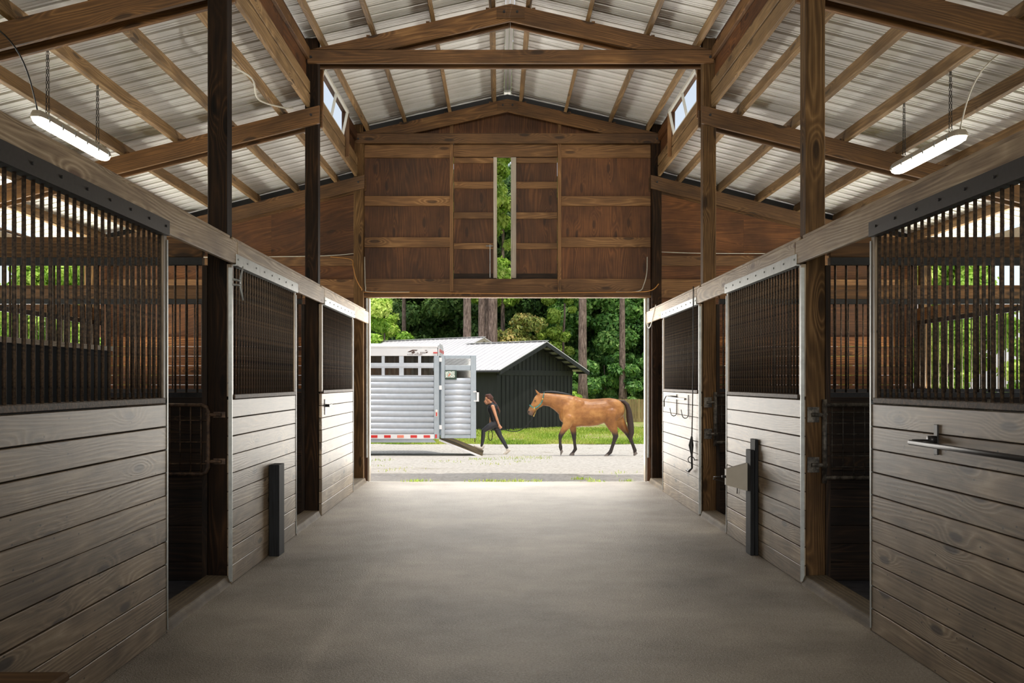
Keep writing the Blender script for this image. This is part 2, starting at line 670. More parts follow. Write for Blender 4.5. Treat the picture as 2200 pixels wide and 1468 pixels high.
# trailer
M['alu'] = plain('brushed_aluminium', srgb(186, 191, 197), 0.5, 0.3, 0.06, 8)
M['alu_white'] = plain('white_aluminium', srgb(214, 214, 214), 0.4, 0.15, 0.03, 4)
M['alu_grey'] = plain('grey_frame_aluminium', srgb(150, 160, 168), 0.4, 0.5, 0.05, 8)
M['red'] = plain('red_reflector', srgb(190, 24, 22), 0.3)
M['salmon'] = plain('faded_red_reflector', srgb(214, 120, 96), 0.4)
M['tire'] = plain('tire_rubber', srgb(26, 26, 27), 0.8)
M['green_plate'] = plain('green_bracket', srgb(20, 58, 42), 0.4)
w = NT('speckled_plate')
sp = w.noise(w.obj(), 55, 2, 0.5)
c = w.ramp(sp, [(0.42, srgb(70, 110, 96)), (0.5, srgb(206, 212, 200)), (0.7, srgb(230, 230, 220))])
M['plate'] = w.fin(c, 0.4)
M['orange'] = plain('orange_fruit_mark', srgb(226, 92, 30), 0.5)
M['logo'] = plain('logo_brown', srgb(70, 46, 36), 0.5)
w = NT('tinted_glass')
w.b.inputs['Transmission Weight'].default_value = 0.0
gl = w.n('ShaderNodeBsdfTransparent')
gl.inputs[0].default_value = (0.6, 0.61, 0.6, 1)
gg = w.n('ShaderNodeBsdfGlossy')
gg.inputs['Roughness'].default_value = 0.05
mx = w.n('ShaderNodeMixShader')
mx.inputs[0].default_value = 0.04
w.t.links.new(gl.outputs[0], mx.inputs[1])
w.t.links.new(gg.outputs[0], mx.inputs[2])
w.t.links.new(mx.outputs[0], w.out.inputs[0])
M['tint'] = w.m
w = NT('window_glass')
gl = w.n('ShaderNodeBsdfTransparent')
gl.inputs[0].default_value = (0.93, 0.95, 0.95, 1)
gg = w.n('ShaderNodeBsdfGlossy')
gg.inputs['Roughness'].default_value = 0.04
mx = w.n('ShaderNodeMixShader')
mx.inputs[0].default_value = 0.08
w.t.links.new(gl.outputs[0], mx.inputs[1])
w.t.links.new(gg.outputs[0], mx.inputs[2])
w.t.links.new(mx.outputs[0], w.out.inputs[0])
M['glass'] = w.m
M['ramp_top'] = wood('ramp_planks', srgb(62, 50, 30), srgb(122, 102, 64), srgb(172, 150, 100), 0.8, 0.2, 0.8, 0.5)
w = NT('led_lens')
w.b.inputs['Base Color'].default_value = (0.9, 0.9, 0.88, 1)
w.b.inputs['Emission Color'].default_value = (1.0, 0.90, 0.72, 1)
w.b.inputs['Emission Strength'].default_value = 14.0
M['led'] = w.m
M['white_frame'] = plain('white_frame', srgb(214, 210, 200), 0.5, 0.0, 0.06, 10)

# ------------------------------------------------------------------ barn dimensions
XL, XR = -1.915, 2.165          # aisle faces of the stall fronts
CX = 0.125
PY = [7.16, 10.76, 14.36]       # aisle-side faces of the three post rows in view
YB, YE = -12.0, 14.62            # barn rear and front ends
WALL_D = 3.85                   # stall depth


def X(s, d):
    return XL - d if s < 0 else XR + d


def side(s):
    return 'left' if s < 0 else 'right'


def low_roof(d):                # top of the lean-to rafters, d measured from the stall front
    return 4.43 - 0.25 * (d - 0.02)


def up_roof(x):
    return 5.525 - 0.2287 * abs(x - CX)


# ------------------------------------------------------------------ ground and floor
def zground(x, y):
    if y < 14.4:
        return -0.06
    if y < 28.0:
        return -0.012 - 0.0405 * (y - 14.4)
    if y < 32.2:
        return -0.563
    if y < 38.0:
        t = (y - 32.2) / 5.8
        return -0.563 + 0.16 * t * t * (3 - 2 * t)
    return -0.403 - 0.06 * min(1.0, (y - 38) / 10)


def grid(name, xs, ys, zf, mat, kind='structure', parent=None):
    V = [(x, y, zf(x, y)) for y in ys for x in xs]
    nx = len(xs)
    Fc = [(j * nx + i, j * nx + i + 1, (j + 1) * nx + i + 1, (j + 1) * nx + i) for j in range(len(ys) - 1) for i in range(nx - 1)]
    me = bpy.data.meshes.new(name)
    me.from_pydata(V, [], Fc)
    me.polygons.foreach_set('use_smooth', [True] * len(me.polygons))
    me.materials.append(mat)
    o = link(name, me, parent)
    if kind: o['kind'] = kind
    return o


def lin(a, b, n):
    return [a + (b - a) * i / n for i in range(n + 1)]


edge_n = [R.uniform(-0.25, 0.25) for _ in range(80)]
floor = MB().box(XL - 0.04, XR + 0.04, YB, 14.45, -0.15, 0.0).build('floor', M['concrete'])
floor['kind'] = 'structure'
for s in (-1, 1):
    o = MB().box(X(s, 0.042), X(s, WALL_D + 0.05), YB, 14.45, -0.15, 0.01).build('floor_' + side(s), M['mat'])
    o['kind'] = 'structure'
grid('ground', lin(-34, 36, 70), lin(14.45, 32.4, 60), lambda x, y: zground(x, y) + 0.012 * math.sin(x * 2.1 + y) * math.sin(y * 1.7), M['gravel'])
grid('lawn', lin(-60, 62, 90), lin(32.15, 120, 130), lambda x, y: zground(x, y) + 0.03 * math.sin(x * 1.3 + y * 0.7) * math.sin(y * 1.1 - x * 0.5), M['soil'])
for s in (-1, 1):
    grid('lawn_' + side(s), sorted([X(s, WALL_D + 0.06), X(s, 9), X(s, 20), X(s, 60)]), lin(-40, 14.45, 8), zground, M['soil'])
grid('ground_rear', [XL - 4, XR + 4], [-40, YB], zground, M['gravel'])

# timber and concrete sills in the stall doorways, one per opening
sills = [(-1, 5.75, 7.13), (-1, 9.42, 10.72), (-1, 13.10, 14.40), (1, 5.81, 7.13), (1, 9.50, 10.72), (1, 13.16, 14.40)]
for i, (s, a, b) in enumerate(sills):
    m = MB()
    n = 14
    prof = []
    for k in range(n + 1):
        y = a + (b - a) * k / n
        prof.append((y, 0.003 * math.sin(k * 1.3 + i) + 0.002 * math.sin(k * 3.1)))
    for k in range(n):
        (ya, wa), (yb, wb_) = prof[k], prof[k + 1]
        xo, xi = X(s, 0.18), None
        xa0, xb0 = X(s, 0.0 - wa), X(s, 0.0 - wb_)
        xa1, xb1 = X(s, 0.025 - wa), X(s, 0.025 - wb_)
        m.face([(xa0, ya, 0.0), (xb0, yb, 0.0), (xb1, yb, 0.062), (xa1, ya, 0.062)], 0.5)
        m.face([(xa1, ya, 0.062), (xb1, yb, 0.062), (xo, yb, 0.066), (xo, ya, 0.066)], 0.5)
    m.face([(X(s, 0), a, 0), (X(s, 0.025), a, 0.062), (X(s, 0.18), a, 0.066), (X(s, 0.18), a, 0)], 0.5)
    m.face([(X(s, 0), b, 0), (X(s, 0.025), b, 0.062), (X(s, 0.18), b, 0.066), (X(s, 0.18), b, 0)], 0.5)
    m.face([(X(s, 0.18), a, 0), (X(s, 0.18), b, 0), (X(s, 0.18), b, 0.066), (X(s, 0.18), a, 0.066)], 0.5)
    o = m.build('trim_%d' % (i + 1), M['sill'])
    o['kind'] = 'structure'

# ------------------------------------------------------------------ roofs
def roof_sheet(fn, x0, x1, y0, y1, name, parent):
    """ribbed sheet: ribs run down the slope, profile repeats along y"""
    prof = [(0.0, 0.0), (0.085, 0.0), (0.087, 0.014), (0.096, 0.014), (0.098, 0.0), (0.133, 0.0), (0.135, 0.014), (0.144, 0.014), (0.146, 0.0), (0.170, 0.0), (0.181, 0.045), (0.213, 0.045), (0.224, 0.0), (0.2285, 0.0)]
    V, Fc = [], []
    y = y0
    xs = [x0, x1]
    pts = []
    while y < y1:
        for dy, dz in prof[:-1]:
            pts.append((y + dy, dz))
        y += 0.2286
    for yy, dz in pts:
        for x in xs:
            V.append((x, yy, fn(x) + dz))
    for i in range(len(pts) - 1):
        a = i * 2
        Fc.append((a, a + 1, a + 3, a + 2))
    me = bpy.data.meshes.new(name)
    me.from_pydata(V, [], Fc)
    me.materials.append(M['roof'])
    o = link(name, me, parent)
    sm = o.modifiers.new('thickness', 'SOLIDIFY')
    sm.thickness = 0.0015
    sm.offset = 1
    return o


PUR = [0.45, 1.02, 1.59, 2.16, 2.73, 3.30, 3.84]
for s in (-1, 1):
    c = struct('ceiling_' + side(s))
    fn = lambda x, s=s: low_roof(abs(x - X(s, 0))) + 0.142
    roof_sheet(fn, X(s, 0.186), X(s, 4.45), YB - 0.3, 14.95, 'roof_sheet', c)
    for d in PUR:
        z = low_roof(d) + 0.071
        MB().bar((X(s, d), YB, z), (X(s, d), 14.56, z), 0.046, 0.14, (0.25 * s, 0, 1)).build('purlin', M['purlin'], c, bevel=0.003)
    z = low_roof(0.2) + 0.185
    MB().box(X(s, 0.18), X(s, 0.32), YB - 0.3, 14.95, z, z + 0.004).build('flashing', M['galv'], c)  # strip added to stop sun leaking through the slit beside the clerestory
    MB().box(X(s, 0.18), X(s, 0.186), YB - 0.3, 14.95, z, z + 0.10).build('flashing', M['galv'], c)
    z = low_roof(4.42)
    MB().box(X(s, 4.40), X(s, 4.43), YB - 0.2, 14.9, z - 0.12, z + 0.08).build('fascia', M['shed_trim'], c)

c = struct('ceiling')
for s in (-1, 1):
    x0 = CX + s * 0.055
    x1 = CX + s * 2.26
    roof_sheet(lambda x: up_roof(x) + 0.144, x0, x1, YB - 0.3, 14.95, 'roof_sheet', c)
    for d in (0.20, 0.845, 1.49, 2.03):
        x = CX + s * d
        z = up_roof(x) + 0.071
        MB().bar((x, YB, z), (x, 14.56, z), 0.044, 0.14, (0.2287 * s, 0, 1)).build('purlin', M['purlin'], c, bevel=0.003)
m = MB()
zr = up_roof(CX) + 0.15
for k in range(-2, 2):
    m.bar((CX + (k + 0.5) * 0.05, YB - 0.3, zr + 0.03 - abs(k + 0.5) * 0.012), (CX + (k + 0.5) * 0.05, 14.95, zr + 0.03 - abs(k + 0.5) * 0.012), 0.046, 0.004)
m.build('ridge_cap', M['roof'], c)
# black strip where the sheets meet the front gable
for s in (-1, 1):
    m = MB()
    a, b = X(s, 0.05), X(s, 4.3)
    za, zb = low_roof(0.05), low_roof(4.3)
    m.prism([(a, 14.58, za - 0.02), (b, 14.58, zb - 0.02), (b, 14.58, zb + 0.14), (a, 14.58, za + 0.14)], (0, 0.02, 0))
    m.build('closure_strip', M['black'], bpy.data.objects['ceiling_' + side(s)])
    m = MB()
    a, b = CX, CX + s * 2.3
    za, zb = up_roof(a), up_roof(b)
    m.prism([(a, 14.58, za - 0.02), (b, 14.58, zb - 0.02), (b, 14.58, zb + 0.14), (a, 14.58, za + 0.14)], (0, 0.02, 0))
    m.build('closure_strip', M['black'], c)

# ------------------------------------------------------------------ posts
row = ['nearest the camera', 'in the middle of its row', 'beside the front doorway']
post_lab = {
    (-1, 0): 'dark stained timber post closest to the camera, left of the aisle',
    (-1, 1): 'dark stained timber post halfway along the left stall fronts, second on that side',
    (-1, 2): 'brown timber post at the left jamb of the big front doorway',
    (1, 0): 'pale brown timber post with hinge plates beside the wire mesh gate on the right',
    (1, 1): 'brown timber post halfway along the right stall fronts beside the hanging black strap',
    (1, 2): 'dark timber post at the right jamb of the big front doorway'}
for s in (-1, 1):
    for i, y in enumerate(PY):
        x0, x1 = X(s, 0.042), X(s, 0.182)
        t = thing('timber_post', post_lab[(s, i)], 'post', ((x0 + x1) / 2, y + 0.07, 0), 'square timber posts along the aisle')
        mt = M['post'] if (s < 0 and i < 2) or (s > 0 and i == 2) else M['post2']
        MB().box(x0, x1, y, y + 0.14, 0.0, 5.17).build('shaft', mt, t, bevel=0.006)
        if i < 2:
            m = MB()
            m.box(X(s, 0.184), X(s, 0.222), y + 0.0, y + 0.042, 0.0, 2.29)
            m.build('jamb_board', M['grime'], t, bevel=0.003)

# ------------------------------------------------------------------ trusses
def bolt(m, x, y, z, r=0.014):
    m.tube([(x, y, z), (x, y - 0.012, z)], r, 8)
    m.tube([(x, y - 0.012, z), (x, y - 0.022, z)], r * 0.55, 8)


def truss(y, label, both):
    t = thing('roof_truss', label, 'roof truss', (CX, y, 4.886), 'timber roof trusses across the aisle')
    faces = [(y - 0.04, y - 0.002)] + ([(y + 0.142, y + 0.18)] if both else [])
    for fi, (a, b) in enumerate(faces):
        MB().box(X(-1, 0.15), X(1, 0.15), a, b, 4.886, 5.03).build('tie_beam', M['truss'], t, bevel=0.003)
        for s in (-1, 1):
            xe = X(s, 0.12)
            ze = up_roof(xe)
            xm = CX + s * 0.001
            zm = up_roof(xm)
            off = 0.0
            # cut off where the rafter dies behind the tie beam
            poly = [(xm, a + 0.001, zm), (xe, a + 0.001, ze), (xe, a + 0.001, max(ze - 0.1, 5.034)), (CX + s * 1.36, a + 0.001, 5.034), (xm, a + 0.001, zm - 0.185)]
            MB().prism(poly, (0, 0.036, 0)).build('rafter', M['truss'], t, bevel=0.003)
    m = MB()
    m.prism([(CX - 0.15, y - 0.06, 5.36), (CX + 0.15, y - 0.06, 5.36), (CX + 0.15, y - 0.06, 5.475), (CX, y - 0.06, 5.512), (CX - 0.15, y - 0.06, 5.475)], (0, 0.019, 0))
    m.build('gusset_plate', M['truss'], t, bevel=0.003)
    for s in (-1, 1):
        for bx, by, bz in ((X(s, 0.11), y - 0.04, 4.95), (CX + s * 0.07, y - 0.06, 5.43)):
            m = MB()
            bolt(m, bx, by, bz)
            m.build('bolt', M['iron'], t)
    for s in (-1, 1):
        for d in (0.20, 0.845, 1.49):
            x = CX + s * (d + 0.05)
            MB().box(x - 0.018, x + 0.018, y - 0.001, y + 0.141, up_roof(x) - 0.05, up_roof(x) + 0.03).build('cleat', M['truss'], t)
    return t


truss(PY[1], 'timber roof truss spanning the aisle halfway to the front doorway', True)
truss(PY[2], 'timber roof truss against the brown plywood gable above the front doorway', False)

lab = {(-1, 0): 'sloping timber rafter pair closest to the camera over the left stalls',
       (-1, 1): 'sloping timber rafter pair crossing behind the first dark left post, beside the lit lamp',
       (-1, 2): 'sloping timber rafter against the end plywood over the left stalls',
       (1, 0): 'sloping timber rafter pair closest to the camera over the right stalls',
       (1, 1): 'sloping timber rafter pair passing behind the lit lamp over the right stalls',
       (1, 2): 'sloping timber rafter against the end plywood over the right stalls'}
for s in (-1, 1):
    for i, y in enumerate(PY):
        t = thing('lean_to_rafter', lab[(s, i)], 'rafter', (X(s, 0.1), y, low_roof(0.1)), 'lean-to rafters over the stalls')
        faces = [(y - 0.04, y - 0.002), (y + 0.142, y + 0.18)]
        for a, b in faces:
            d0, d1 = 0.02, 4.3
            poly = [(X(s, d0), a, low_roof(d0)), (X(s, d1), a, low_roof(d1)), (X(s, d1), a, low_roof(d1) - 0.19), (X(s, d0), a, low_roof(d0) - 0.19)]
            MB().prism(poly, (0, 0.038, 0)).build('plank', M['truss'], t, bevel=0.003)
        m = MB()
        bolt(m, X(s, 0.11), y - 0.04, low_roof(0.11) - 0.08)
        m.build('bolt', M['iron'], t)
        for d in PUR[:6]:
            dd = d - 0.055
            MB().box(X(s, dd) - 0.018, X(s, dd) + 0.018, y + 0.0, y + 0.14, low_roof(dd) - 0.09, low_roof(dd) + 0.03).build('cleat', M['truss'], t)

# ------------------------------------------------------------------ clerestory walls
wid = 0
for s in (-1, 1):
    c = struct('wall_clerestory_' + side(s))
    for k, (a, b) in enumerate([(YB, PY[0]), (PY[0] + 0.145, PY[1] - 0.005), (PY[1] + 0.145, PY[2] - 0.005)]):
        MB().box(X(s, 0.125), X(s, 0.163), a, b, 4.415, 4.555).build('ledger', M['purlin'], c, bevel=0.003)
        MB().box(X(s, 0.125), X(s, 0.163), a, b, 4.575, 4.70).build('girt', M['purlin'], c, bevel=0.003)
        MB().box(X(s, 0.125), X(s, 0.163), a, 11.25 if k == 2 else b, 4.93, 5.05).build('plate', M['girt'], c, bevel=0.003)
        m = MB()
        if k < 2:
            n = max(1, round((b - a) / 1.22))
            for q in range(n):
                m.box(X(s, 0.166), X(s, 0.178), a + (b - a) * q / n, a + (b - a) * (q + 1) / n - 0.004, 4.56, 5.14)
        else:
            m.box(X(s, 0.166), X(s, 0.178), a, 11.30, 4.56, 5.14)
            m.box(X(s, 0.166), X(s, 0.178), 13.25, b, 4.56, 5.14)
            m.box(X(s, 0.166), X(s, 0.178), 11.304, 13.246, 4.56, 4.64)
            m.box(X(s, 0.125), X(s, 0.178), 11.252, 13.246, 5.045, 5.075)
            m.box(X(s, 0.125), X(s, 0.163), 13.25, b, 4.93, 5.05)
        m.build('sheathing', M['ply'], c)
        if k == 2:
            for yy in (11.26, 13.2):
                MB().box(X(s, 0.075), X(s, 0.122), yy, yy + 0.04, 4.44, 5.02).build('stop_board', M['girt'], c, bevel=0.002)
    wid += 1
    wst = struct('window_%d' % wid, (X(s, 0.14), 12.2, 4.72))
    ins = 0.10
    # hopper sash tipped into the barn
    y0, y1, z0, z1 = 11.34, 13.16, 4.71, 5.02
    d0, d1 = 0.15, 0.085
    m = MB()
    for ya, yb, w_ in ((y0, y0 + 0.035, 0), (y1 - 0.035, y1, 0), ((y0 + y1) / 2 - 0.012, (y0 + y1) / 2 + 0.012, 0)):
        yc = (ya + yb) / 2
        m.bar((X(s, d0), yc, z0), (X(s, d1), yc, z1), 0.03, yb - ya, (0, 1, 0))
    m.bar((X(s, d0), y0, z0), (X(s, d0), y1, z0), 0.03, 0.035)
    m.bar((X(s, d1), y0, z1), (X(s, d1), y1, z1), 0.03, 0.035)
    m.build('sash', M['white_frame'], wst)
    m = MB()
    m.face([(X(s, d0), y0, z0), (X(s, d0), y1, z0), (X(s, d1), y1, z1), (X(s, d1), y0, z1)])
    m.build('pane', M['glass'], wst)
    m = MB()
    m.box(X(s, 0.166), X(s, 0.19), 11.31, 13.24, 4.64, 4.67)
    m.build('window_sill', M['white_frame'], wst)

# ------------------------------------------------------------------ front end wall
wall = struct('wall_front')
YP = 14.545                      # plywood face
m = MB()
DX0, DX1, DZ = -1.885, 2.128, 2.71
SX0, SX1, SZ0, SZ1 = -0.035, 0.18, 2.95, 4.73
def sheets(x0, x1, z0, z1):
    n = max(1, round((x1 - x0) / 1.22))
    for q in range(n):
        m.box(x0 + (x1 - x0) * q / n + 0.001, x0 + (x1 - x0) * (q + 1) / n - 0.001, YP, YP + 0.014, z0, z1)
sheets(-2.1, -0.662, DZ, 5.03)
sheets(0.852, 2.34, DZ, 5.03)
m.box(-0.661, 0.851, YP, YP + 0.014, DZ, SZ0)
m.box(-0.661, 0.851, YP, YP + 0.014, SZ1, 5.03)
for s in (-1, 1):
    m.prism([(CX, YP, 5.03), (CX, YP, up_roof(CX) + 0.012), (CX + s * 1.0, YP, up_roof(CX + 1.0) + 0.012), (CX + s * 1.0, YP, 5.03)], (0, 0.014, 0))
    m.prism([(CX + s * 1.0, YP, 5.03), (CX + s * 1.0, YP, up_roof(CX + 1.0) + 0.012), (CX + s * 2.25, YP, up_roof(CX + 2.25) + 0.012), (CX + s * 2.25, YP, 5.03)], (0, 0.014, 0))
    dd = [0.19, 1.41, 2.63, WALL_D + 0.1]
    for a, b in zip(dd, dd[1:]):
        m.prism([(X(s, a + 0.001), YP, 2.1), (X(s, b), YP, 2.1), (X(s, b), YP, low_roof(b) + 0.012), (X(s, a + 0.001), YP, low_roof(a) + 0.012)], (0, 0.014, 0))
    # strip between the door jamb and the lean-to wall
    m.box(X(s, 0.001), X(s, 0.19), YP, YP + 0.014, 0.0, DZ)
m.build('plywood', M['ply'], wall)
for s in (-1, 1):
    m = MB()
    for q in range(15):
        m.box(X(s, 0.20), X(s, WALL_D), YP - 0.045, YP - 0.008, q * 0.14 + 0.01, q * 0.14 + 0.146)
    m.build('lower_boarding', M['inner'], wall)
g = MB


def wpart(name, x0, x1, z0, z1, y0, y1, mat='girt', bev=0.003):
    return MB().box(x0, x1, y0, y1, z0, z1).build(name, M[mat], wall, bevel=bev)


ya, yb = YP - 0.055, YP - 0.003
PXL, PXR = X(-1, 0.042), X(1, 0.042)
def zy(py):
    return EYE + (VY - py) * 14.47 / F
for z0, z1 in ((zy(441.7), zy(420.8)), (zy(531), zy(509.5))):
    wpart('girt', PXL, -0.715, z0, z1, ya, yb)
    wpart('girt', 0.905, PXR, z0, z1, ya, yb)
wpart('top_girt', PXL, -0.715, zy(338), zy(309), ya, yb)
wpart('top_girt', 0.905, PXR, zy(338), zy(309), ya, yb)
wpart('top_girt', -0.662, 0.852, zy(336), zy(309), ya, yb)
wpart('header', PXL, PXR, DZ - 0.005, zy(599), ya - 0.006, yb)
wpart('header_ledge', PXL, PXR, DZ - 0.035, DZ - 0.006, ya - 0.05, yb, 'girt')
wpart('stud', -0.714, -0.663, DZ + 0.05, 5.25, ya - 0.045, ya - 0.007)
wpart('stud', 0.853, 0.904, DZ + 0.05, 5.25, ya - 0.045, ya - 0.007)
for s in (-1, 1):
    for z0, z1 in ((zy(571), zy(549)), (zy(640), zy(600))):
        a, b = (X(s, 0.19), X(s, WALL_D))
        wpart('girt', a, b, z0, z1, ya, yb)
    # pale door trim boards and galvanised track on the jambs
    xj = DX0 if s < 0 else DX1
    wpart('jamb_trim', xj - s * 0.0, xj + s * 0.028, 0.0, DZ - 0.04, YP - 0.05, YP + 0.09, 'strip')
    wpart('jamb_track', X(s, -0.004 if s < 0 else -0.006), X(s, 0.016), 0.35, DZ - 0.04, YP - 0.09, YP - 0.05, 'galv')

# loft doors, standing ajar
for k, (x0, x1, zlow) in enumerate(((-0.66, SX0, 0), (SX1, 0.85, 0))):
    d = struct('door_%d' % (k + 1), ((x0 + x1) / 2, YP, SZ0))
    MB().box(x0, x1, YP + 0.0, YP + 0.014, SZ0, SZ1).build('panel', M['ply'], d)
    MB().box(x0, x1, YP - 0.01, YP - 0.001, SZ0, SZ0 + 0.085).build('bottom_board', M['grime'], d)
    e0, e1 = (x1 - 0.045, x1 + 0.005) if k == 0 else (x0 - 0.005, x0 + 0.07)
    MB().box(e0, e1, YP - 0.05, YP + 0.02, SZ0 + 0.015, SZ1 - 0.005).build('edge_strip', M['strip'], d, bevel=0.002)
    g0, g1 = (x0 + 0.002, e0 - 0.002) if k == 0 else (e1 + 0.002, x1 - 0.002)
    for pa, pb in ((349, 338), (404, 389.6), (469, 455.4), (534.6, 521.7)):
        MB().box(g0, g1, YP - 0.04, YP - 0.001, zy(pa), zy(pb)).build('girt', M['girt'], d, bevel=0.002)
    if k == 0:
        m = MB()
        m.tube([(-0.13, YP - 0.06, SZ0 + 0.02), (-0.13, YP - 0.06, SZ0 + 0.50)], 0.006, 6)
        m.tube([(-0.19, YP - 0.06, SZ0 + 0.48), (-0.09, YP - 0.06, SZ0 + 0.48)], 0.009, 6)
        m.build('latch_rod', M['galv'], d)

# ------------------------------------------------------------------ outer stall walls
for s in (-1, 1):
    c = struct('wall_' + side(s))
    m = MB()
    for q in range(10):
        m.box(X(s, WALL_D), X(s, WALL_D + 0.035), YB, 14.45, q * 0.1325 + 0.002, q * 0.1325 + 0.130)
    m.build('kick_boards', M['inner'], c)
    MB().box(X(s, WALL_D - 0.04), X(s, WALL_D), YB, 14.45, 2.33, 2.50).build('girt', M['girt'], c)
    MB().box(X(s, WALL_D - 0.012), X(s, WALL_D + 0.012), 10.9, 14.45, 2.27, 2.328).build('grille_rail', M['iron'], c)
    MB().box(X(s, WALL_D - 0.012), X(s, WALL_D + 0.03), 10.9, 14.45, 1.33, 1.36).build('grille_rail', M['iron'], c)
    barm = None
    for k in range(40):
        y = 10.98 + k * 0.086
        if barm is None:
            barm = MB().tube([(X(s, WALL_D + 0.01), y, 1.36), (X(s, WALL_D + 0.01), y, 2.28)], 0.0085, 6).build('bar', M['bar'], c, smooth=True)
            y_first = y
        else:
            b = barm.copy()
            b.location = barm.location + Vector((0, y - y_first, 0))
            col.objects.link(b)
    for y in (PY[0], PY[1], PY[2] - 0.12):
        zt = low_roof(WALL_D) - 0.2
        MB().box(X(s, WALL_D + 0.036), X(s, WALL_D + 0.17), y, y + 0.14, -0.06, zt).build('post', M['post2'], c)

# rear end of the barn: gable above an open doorway, behind the camera
c = struct('wall_rear')
m = MB()
for s in (-1, 1):
    m.prism([(X(s, 0.0), YB, 0), (X(s, WALL_D), YB, 0), (X(s, WALL_D), YB, low_roof(WALL_D)), (X(s, 0.0), YB, low_roof(0.0))], (0, 0.014, 0))
m.build('plywood', M['ply'], c)

# ------------------------------------------------------------------ stall fronts
GR = 'stall fronts along the aisle'


def bars(proto, spots):
    """first spot holds the proto; the rest are copies under the same part"""
    for d in spots[1:]:
        b = proto.copy()
        b.location = proto.location + Vector(d) - Vector(spots[0])
        col.objects.link(b)


def stall_front(s, y0, y1, label, galv, strip_near, strip_far, base=False):
    t = thing('stall_enclosure', label, 'stall front', (X(s, 0.0), (y0 + y1) / 2, 0), GR)
    m = MB()
    for q in range(10):
        z0 = q * 0.1325
        m.box(X(s, 0.0 + R.uniform(0, 0.003)), X(s, 0.033), y0 + R.uniform(0, 0.006), y1 - R.uniform(0, 0.006), z0 + R.uniform(0.001, 0.004), z0 + 0.1325 - R.uniform(0.001, 0.004))
    m.build('plank_panel', M['stall'], t, bevel=0.003)
    m = MB().box(X(s, 0.0335), X(s, 0.041), y0 + 0.03, y1 - 0.03, 0.0, 1.32)
    m.build('backing_board', M['grime'], t)
    for a, b in ((y0 + 0.005, y0 + 0.06), (y1 - 0.06, y1 - 0.005)):
        MB().box(X(s, 0.002), X(s, 0.036), a, b, 1.345, 2.296).build('stile', M['stall'], t, bevel=0.002)
    for flag, yy in ((strip_near, y0), (strip_far, y1)):
        if flag:
            m = MB()
            e = -1 if yy == y0 else 1
            m.box(X(s, -0.004), X(s, 0.022), yy + e * 0.0, yy + e * 0.004, 0.02, 2.27)
            m.box(X(s, -0.004), X(s, -0.001), yy - e * 0.012, yy, 0.02, 2.27)
            m.build('corner_strip', M['galv'], t)
    g_ = MB()
    g_.box(X(s, -0.010), X(s, 0.034), y0 + 0.06, y1 - 0.06, 1.328, 1.360)
    gr = g_.build('grille', M['bar'], t, bevel=0.003)
    n = int((y1 - y0 - 0.16) / 0.08)
    spots = [(X(s, 0.02), y0 + 0.085 + k * (y1 - y0 - 0.17) / n, 1.36) for k in range(n + 1)]
    p = MB().tube([spots[0], (spots[0][0], spots[0][1], 2.29)], 0.0092, 8).build('bar', M['bar'], gr, smooth=True)
    bars(p, spots)
    m = MB()
    m.box(X(s, -0.027), X(s, -0.021), y0 + 0.04, y1 - 0.04, 2.288, 2.372)
    m.box(X(s, -0.021), X(s, 0.034), y0 + 0.04, y1 - 0.04, 2.288, 2.297)
    k = 0
    yy = y0 + 0.08
    while yy < y1 - 0.06:
        m.tube([(X(s, -0.027), yy, 2.335), (X(s, -0.033), yy, 2.335)], 0.008, 6)
        yy += 0.27
    r = m.build('top_rail', M['galv'] if galv else M['iron'], gr)
    return t


fronts = [
    stall_front(-1, 2.6, 5.75, 'weathered plank stall front with black bars closest to the camera on the left', False, False, True),
    stall_front(-1, 7.13, 9.40, 'plank stall front with a short black bollard before it, left of the aisle', True, True, True),
    stall_front(-1, 10.77, 13.09, 'plank stall front with a small black latch, left of the aisle by the doorway', True, False, True),
    stall_front(1, 2.6, 5.80, 'weathered plank stall front carrying the black folding rack, right of the aisle', False, False, True),
    stall_front(1, 7.13, 9.48, 'plank stall front behind the antenna post, right of the aisle', True, True, True),
    stall_front(1, 10.77, 13.16, 'pale plank stall front with a small hook rack, right of the aisle by the doorway', True, True, True),
]

hl = {(-1, 0): 'long whitewashed header plank over the left stall closest to the camera',
      (-1, 1): 'whitewashed header plank over the left stall with the black bollard',
      (-1, 2): 'whitewashed header plank over the left stall, ending at the front doorway',
      (1, 0): 'long whitewashed header plank over the right stall closest to the camera',
      (1, 1): 'whitewashed header plank over the right stall with the antenna post',
      (1, 2): 'whitewashed header plank over the right stall, with a cable looped over its end'}
for s in (-1, 1):
    ys = [2.2, PY[0] + 0.05, PY[1] + 0.05, PY[2] + 0.12]
    for i in range(3):
        a, b = ys[i] + 0.004, ys[i + 1] - 0.004
        t = thing('header_plank', hl[(s, i)], 'header plank', (X(s, 0), (a + b) / 2, 2.3), 'header planks along the top of the stall fronts')
        MB().box(X(s, -0.020), X(s, 0.016), a, b, 2.302, 2.467).build('face_board', M['header'], t, bevel=0.006)
        MB().box(X(s, 0.018), X(s, 0.040), a + 0.03, b - 0.05, 2.335, 2.505).build('back_board', M['header'], t, bevel=0.004)

# unseen boarding added behind the camera, opaque to full height to block side light
for s in (-1, 1):
    c = struct('wall_aisle_' + side(s))
    m = MB()
    for q in range(10):
        m.box(X(s, 0), X(s, 0.033), YB, 2.15, q * 0.1325, q * 0.1325 + 0.129)
    m.box(X(s, 0.0), X(s, 0.033), YB, 2.15, 1.345, 2.46)
    m.build('boarding', M['grime'], c)

